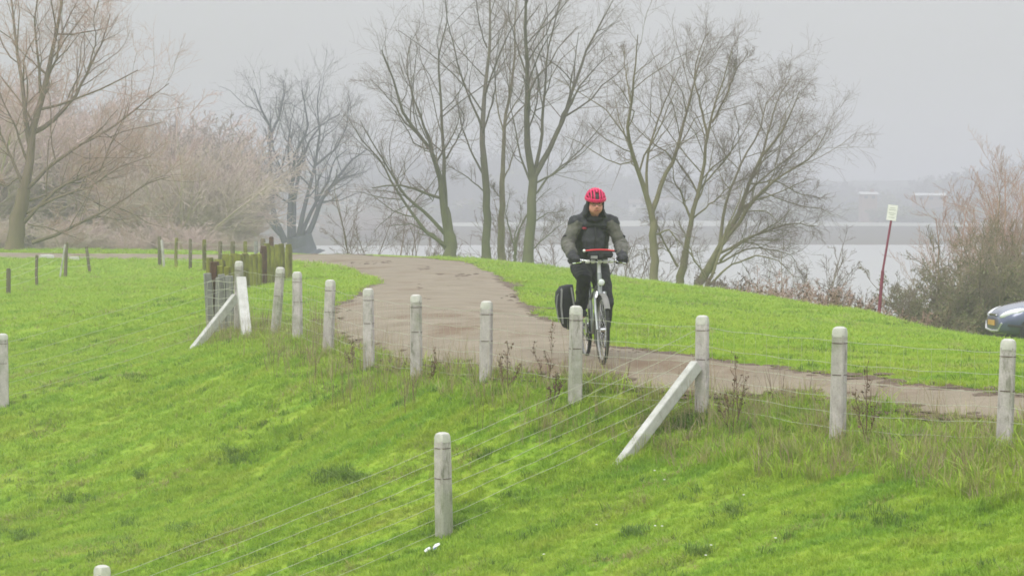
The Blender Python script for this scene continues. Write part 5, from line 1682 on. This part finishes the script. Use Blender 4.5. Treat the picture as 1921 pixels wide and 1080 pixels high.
# rider ------------------------------------------------------------
def remeshed(name, mb, mat, parent, vox=.009, sm=6, fold=0, **k):
    o = mb.build(name, mat, parent, **k)
    md = o.modifiers.new('blend', 'REMESH'); md.mode = 'VOXEL'; md.voxel_size = vox; md.use_smooth_shade = True
    s_ = o.modifiers.new('soft', 'SMOOTH'); s_.iterations = sm; s_.factor = .5
    if fold:
        tx = bpy.data.textures.get('cloth_folds') or bpy.data.textures.new('cloth_folds', 'CLOUDS')
        tx.noise_scale = .075; tx.noise_depth = 2
        dm = o.modifiers.new('folds', 'DISPLACE'); dm.texture = tx; dm.strength = fold; dm.mid_level = .5; dm.texture_coords = 'LOCAL'
    return o
rider = empty('person', bl, yaw, label='man in a pink helmet, dark jacket and black trousers riding towards the camera', cat='person')
SH = {s_: Vector((s_ * .188, -.028, 1.462)) for s_ in (-1, 1)}
EL = {s_: Vector((s_ * .285, .01, 1.235)) for s_ in (-1, 1)}
HD = {s_: Vector((s_ * .262, .265, 1.085)) for s_ in (-1, 1)}
HIP = {s_: Vector((s_ * .095, -.27, .97)) for s_ in (-1, 1)}
KN = {1: Vector((.135, .17, .885)), -1: Vector((-.115, .10, .60))}
AN = {1: Vector((.12, -.09, .545)), -1: Vector((-.115, -.13, .215))}
HC = Vector((0, .095, 1.665))      # head centre
# the body under the clothes, one surface
hr = Matrix.Rotation(R(-13), 3, 'X')     # looking down the road
def hp(x, y, z_): return HC + hr @ Vector((x, y, z_))
bd = MB()
bd.tube([(0, -.27, .93), (0, -.25, 1.05), (0, -.20, 1.2), (0, -.12, 1.36), (0, -.06, 1.47)], [.13, .12, .12, .12, .07], 18, ry=[.09, .08, .08, .07, .06])
bd.tube([(0, -.05, 1.45), (0, .0, 1.53), hp(0, -.01, -.02)], [.065, .058, .06], 14)
bd.ball(hp(0, -.008, .030), (.082, .097, .10), 22, 16, hr)
bd.ball(hp(0, .022, -.042), (.074, .074, .080), 20, 14, hr)
bd.ball(hp(0, .055, -.100), (.026, .022, .020), 12, 8)          # chin
bd.tube([hp(0, .082, .022), hp(0, .098, -.010), hp(0, .108, -.030)], [.010, .012, .015], 10)   # nose
bd.ball(hp(.013, .096, -.034), .010, 8, 6); bd.ball(hp(-.013, .096, -.034), .010, 8, 6)
bd.tube([hp(-.045, .070, .030), hp(-.02, .085, .034), hp(.02, .085, .034), hp(.045, .070, .030)], .010, 8)  # brow
bd.ball(hp(.038, .062, -.018), (.022, .018, .020), 10, 8); bd.ball(hp(-.038, .062, -.018), (.022, .018, .020), 10, 8)
for s_ in (-1, 1):
    bd.ball(hp(s_ * .079, -.01, -.005), (.010, .020, .032), 10, 8, hr)
    bd.tube([SH[s_] + Vector((-s_ * .10, -.03, -.05)), SH[s_] + Vector((-s_ * .01, -.02, -.025)), SH[s_].lerp(EL[s_], .5), EL[s_], EL[s_].lerp(HD[s_], .5), HD[s_].lerp(EL[s_], .10)], [.045, .042, .042, .040, .036, .027], 12)
    bd.tube([HIP[s_] + Vector((0, 0, .03)), HIP[s_].lerp(KN[s_], .4), KN[s_], KN[s_].lerp(AN[s_], .35), AN[s_]], [.085, .078, .055, .052, .035], 14)
    bd.tube([AN[s_], AN[s_] + Vector((0, .02, -.05)), AN[s_] + Vector((0, .15, -.075))], [.036, .038, .022], 12)
remeshed('body', bd, M['skin'], rider, vox=.0065, sm=3)
# eyes, mouth
for s_ in (-1, 1):
    MB().ball(hp(s_ * .030, .079, .010), (.012, .008, .007), 10, 8).build('eye', M['black_trim'], rider)
MB().tube([hp(-.024, .083, -.064), hp(0, .094, -.062), hp(.024, .083, -.064)], .0075, 8).build('mouth', M['lips'], rider)
gl = MB()
for s_ in (-1, 1):
    c = hp(s_ * .031, .100, .006)
    for k in range(12):
        a0 = 2 * math.pi * k / 12; a1 = 2 * math.pi * (k + 1) / 12
        gl.tube([c + hr @ Vector((.024 * math.cos(a0), 0, .017 * math.sin(a0))), c + hr @ Vector((.024 * math.cos(a1), 0, .017 * math.sin(a1)))], .0022, 5)
    gl.tube([hp(s_ * .055, .096, .010), hp(s_ * .078, .03, .012), hp(s_ * .080, -.03, .008)], .0022, 5)
gl.tube([hp(-.008, .103, .008), hp(.008, .103, .008)], .002, 5)
gl.build('glasses', M['black_trim'], rider)
# balaclava under the helmet
bc = MB()
V = []; Fc = []
for i, (z_, rx, ry_, yo) in enumerate(((-.155, .115, .115, -.035), (-.12, .098, .100, -.03), (-.08, .086, .092, -.03), (-.03, .083, .098, -.02), (.02, .084, .104, -.014), (.06, .080, .100, -.012), (.10, .06, .08, -.012))):
    for k in range(20):
        a_ = R(146) + R(248) * k / 19      # open at the face
        V.append(hp(rx * math.cos(a_), yo + ry_ * math.sin(a_), z_))
for i in range(6):
    for k in range(19): Fc.append((i * 20 + k, i * 20 + k + 1, i * 20 + 21 + k, i * 20 + 20 + k))
o = bc.add(V, Fc).build('hood_liner', M['black_cloth'], rider)
sd = o.modifiers.new('thick', 'SOLIDIFY'); sd.thickness = .012; sd.offset = 1
# jacket body and collar
jk = MB()
jk.tube([(0, -.28, .90), (0, -.275, .98), (0, -.24, 1.09), (0, -.18, 1.22), (0, -.11, 1.34), (0, -.06, 1.43), (0, -.035, 1.50)],
        [.185, .190, .185, .185, .190, .165, .095], 22, ry=[.15, .155, .15, .145, .14, .115, .09], up=(1, 0, 0))
for s_ in (-1, 1):
    jk.tube([(s_ * .08, -.05, 1.485), (s_ * .15, -.045, 1.465), SH[s_] + Vector((s_ * .012, 0, -.01)), SH[s_].lerp(EL[s_], .22)], [.075, .085, .085, .072], 14)
jk.tube([(0, -.05, 1.42), (0, -.045, 1.50), (0, -.035, 1.57), (0, -.03, 1.63), (0, -.03, 1.66)], [.205, .165, .128, .104, .07], 18, ry=[.12, .105, .095, .085, .06], up=(1, 0, 0))
jk.ball((.01, .02, 1.27), (.13, .05, .14), 14, 10)
remeshed('jacket', jk, M['jacket'], rider, vox=.010, sm=5, fold=.030)
cl = MB()
for i, (z0, r0) in enumerate(((1.490, .082), (1.515, .080))):
    c = [(r0 * math.cos(a_), (.020 + r0 * .95 * math.sin(a_)), z0 + .015 * math.sin(a_ + math.pi) + .005) for a_ in np.linspace(0, 2 * math.pi, 25)]
    cl.tube(c, .018, 8, cap=False)
remeshed('collar', cl, M['black_cloth'], rider, vox=.009, sm=5, fold=.012)
# folds, zip, pockets, badges
MB().tube([(0, .015, 1.455), (0, .075, 1.38), (0, .085, 1.28), (0, .045, 1.17), (-.005, -.03, 1.06)], .006, 6).build('zip', M['black_trim'], rider)
MB().tube([(-.07, .045, 1.395), (-.12, .045, 1.385), (-.17, .03, 1.375)], .010, 6, ry=.006).build('pocket_flap', M['black_cloth'], rider)
MB().ball((.110, .050, 1.395), (.026, .010, .015), 10, 8).build('chest_badge', M['badge_red'], rider)
MB().ball((-.205, .035, 1.405), (.017, .010, .010), 10, 8).build('shoulder_badge', M['blue'], rider)
# sleeves with creases
for s_ in (-1, 1):
    sv = MB()
    a, b_, c = SH[s_] + Vector((-s_ * .02, 0, .005)), EL[s_], HD[s_].lerp(EL[s_], .20)
    pp = [a.lerp(b_, t) for t in (0, .25, .5, .75)] + [b_] + [b_.lerp(c, t) for t in (.2, .4, .6, .8, 1)]
    rad = [.082, .080, .070, .070, .070, .074, .066, .068, .062, .054]
    sv.tube(pp, rad, 16)
    for k in range(7):
        t = .3 + .1 * k; q_ = pp[min(int(t * 9), 8)]
        ax = (pp[min(int(t * 9), 8) + 1] - q_).normalized() if int(t * 9) < 9 else Vector((0, 0, 1))
        aa = Vector((1, 0, 0)) - ax * ax.x; aa.normalize(); bb = ax.cross(aa); rr0 = rad[min(int(t * 9), 8)] - .004
        ph = k * 1.3
        sv.tube([q_ + aa * rr0 * math.cos(u_) + bb * rr0 * math.sin(u_) + ax * .02 * math.sin(u_ * 1.5) for u_ in np.linspace(ph, ph + 3.2, 9)], .011, 6)
    remeshed('sleeve', sv, M['sleeve'], rider, vox=.009, sm=4, fold=.034)
    # strap detail on the upper arm
    q_ = SH[s_].lerp(EL[s_], .62)
    MB().tube([q_ + Vector((s_ * .06, .05, .0)), q_ + Vector((s_ * .078, .02, -.01)), q_ + Vector((s_ * .082, -.02, -.03))], .008, 6).build('sleeve_strap', M['black_cloth'], rider)
    # glove: padded hand with fingers closed around the grip
    g = MB()
    H = HD[s_]; gc = Vector((s_ * .26, .27, 1.063))
    g.tube([H.lerp(EL[s_], .30), H.lerp(EL[s_], .12), H + Vector((0, -.005, .012))], [.056, .053, .048], 14)
    g.ball(H + Vector((0, .010, .008)), (.058, .045, .040), 14, 10)
    for k in range(4):
        x = s_ * (.222 + .025 * k); L = (.95, 1.05, 1.0, .8)[k]
        y0 = .305 - .022 * k * .9
        g.tube([(x, y0 - .035, 1.100), (x, y0 + .022, 1.103), (x, y0 + .048 * L, 1.076), (x, y0 + .030 * L, 1.040), (x, y0 - .004, 1.034)], [.019, .0175, .0165, .0155, .012], 9)
    g.tube([(s_ * .215, .27, 1.085), (s_ * .195, .285, 1.07), (s_ * .188, .305, 1.045), (s_ * .200, .315, 1.030)], [.020, .019, .017, .013], 9)
    remeshed('glove', g, M['glove'], rider, vox=.006, sm=2)
    cf = H.lerp(EL[s_], .24)
# trousers
tr = MB()
tr.tube([(0, -.27, 1.02), (0, -.285, .93), (0, -.27, .88)], [.17, .185, .14], 18, ry=[.13, .15, .11], up=(1, 0, 0))
for s_ in (-1, 1):
    k_, a_ = KN[s_], AN[s_]
    tr.tube([HIP[s_] + Vector((0, -.02, .0)), HIP[s_].lerp(k_, .35), HIP[s_].lerp(k_, .7), k_ + Vector((0, .008, 0)), k_.lerp(a_, .3) + Vector((0, -.01, 0)), k_.lerp(a_, .65), k_.lerp(a_, .95)],
            [.115, .105, .092, .080, .076, .068, .060], 16)
    for q in range(4):
        c = k_.lerp(a_, .15 + .22 * q)
        tr.tube([c + Vector((.066 * math.cos(u_), .066 * math.sin(u_), .015 * math.sin(2 * u_))) for u_ in np.linspace(q, q + 3, 7)], .010, 6)
remeshed('trousers', tr, M['black_cloth'], rider, vox=.009, sm=5, fold=.024)
for s_ in (-1, 1):
    a_ = AN[s_]; sole = (PR if s_ > 0 else PLf).z + .012
    sh_ = MB().tube([a_ + Vector((0, 0, .03)), a_ + Vector((0, -.005, -.02)), (a_.x, a_.y + .01, sole + .04)], [.048, .050, .05], 14)
    sh_.tube([(a_.x, a_.y - .055, sole + .034), (a_.x, a_.y + .03, sole + .04), (a_.x, a_.y + .12, sole + .036), (a_.x, a_.y + .19, sole + .028)], [.036, .045, .047, .030], 14, ry=[.030, .038, .034, .022], up=(1, 0, 0))
    remeshed('shoe', sh_, M['black_cloth'], rider, vox=.007, sm=3)
    MB().box((a_.x, a_.y + .065, sole + .006), (.085, .25, .014)).build('sole', M['black_trim'], rider)
# helmet
hm = empty('helmet', tuple(hp(0, -.012, .045))); hm.parent = rider
hm.rotation_euler = (R(-14), 0, 0)
hm.scale = (.93, .93, .93)
def hs(a_, b_, k=1.0):  # ellipsoid shell
    return Vector((.110 * k * math.cos(b_) * math.sin(a_), .140 * k * math.cos(b_) * math.cos(a_), .108 * k * math.sin(b_)))
V = []; Fc = []; nA, nB = 30, 9
for j in range(nB + 1):
    for i in range(nA):
        V.append(hs(2 * math.pi * i / nA, R(90) * j / nB * .999, .90))
for j in range(nB):
    for i in range(nA): Fc.append((j * nA + i, j * nA + (i + 1) % nA, (j + 1) * nA + (i + 1) % nA, (j + 1) * nA + i))
MB().add(V, Fc).build('liner', M['black_trim'], hm)
# outer shell: ribs fore-and-aft leaving dark vents between them
ring_ = MB().tube([hs(a_, R(2), 1.0) for a_ in np.linspace(0, 2 * math.pi, 41)], .013, 8, cap=False, ry=.017).tube([hs(a_, R(-4), .99) for a_ in np.linspace(0, 2 * math.pi, 41)], .014, 8, cap=False)
ring_.build('rim', M['helmet'], hm)
for kx in (-3, -2, -1, 0, 1, 2, 3):
    xo = kx / 3.5
    pth = []
    for t in np.linspace(-1, 1, 15):
        ang_ = t * R(86)
        w_ = math.cos(math.asin(min(.97, abs(xo))))
        x = .108 * xo * (1 - .25 * abs(t) ** 2 * (0 if abs(kx) < 3 else 1)); y = .138 * w_ * math.sin(ang_); z_ = .110 * w_ * math.cos(ang_)
        pth.append((x, y, max(z_, .004)))
    if kx in (0,):
        # centre vent: two short ribs bridge, leave the middle open in front
        MB().tube(pth[:11], .013, 8, ry=.011).build('rib', M['helmet'], hm)
    else:
        MB().tube(pth, .0105, 8, ry=.012).build('rib', M['helmet'], hm)
for yb_, nm in ((-.055, 0), (.015, 1)):
    kk = math.sqrt(max(.01, 1 - (yb_ / .14) ** 2))
    MB().tube([(.106 * kk * math.cos(a_), yb_, .106 * kk * math.sin(a_)) for a_ in np.linspace(.12, math.pi - .12, 17)], .011, 8, ry=.016).build('bridge', M['helmet'], hm)
MB().tube([hp(-.088, -.01, .02), hp(-.07, .02, -.07), hp(0, .045, -.122), hp(.07, .02, -.07), hp(.088, -.01, .02)], .0045, 6).build('chin_strap', M['black_trim'], rider)

# ------------------------------------------------------------------ haze
hzv = bpy.data.materials.new('mist'); hzv.use_nodes = True
t = hzv.node_tree
for n in list(t.nodes): t.nodes.remove(n)
ou = t.nodes.new('ShaderNodeOutputMaterial'); pv = t.nodes.new('ShaderNodeVolumePrincipled')
pv.inputs['Color'].default_value = (0.62, 0.625, 0.68, 1)
pv.inputs['Density'].default_value = 0.0024
pv.inputs['Anisotropy'].default_value = 0.0
t.links.new(pv.outputs[0], ou.inputs['Volume'])
x0, x1, y0, y1, z0, z1 = -1520, 1520, -140, 3050, -9.0, 14.0
hb_ = MB().box(((x0 + x1) / 2, (y0 + y1) / 2, (z0 + z1) / 2), (x1 - x0, y1 - y0, z1 - z0)).build('haze', hzv, smooth=False, kind='stuff', label='pale winter mist lying over the river and fields', cat='mist')
print('objects', len(bpy.data.objects), 'tris', sum(len(o.data.loops) - 2 * len(o.data.polygons) for o in COL.objects if o.type == 'MESH'))
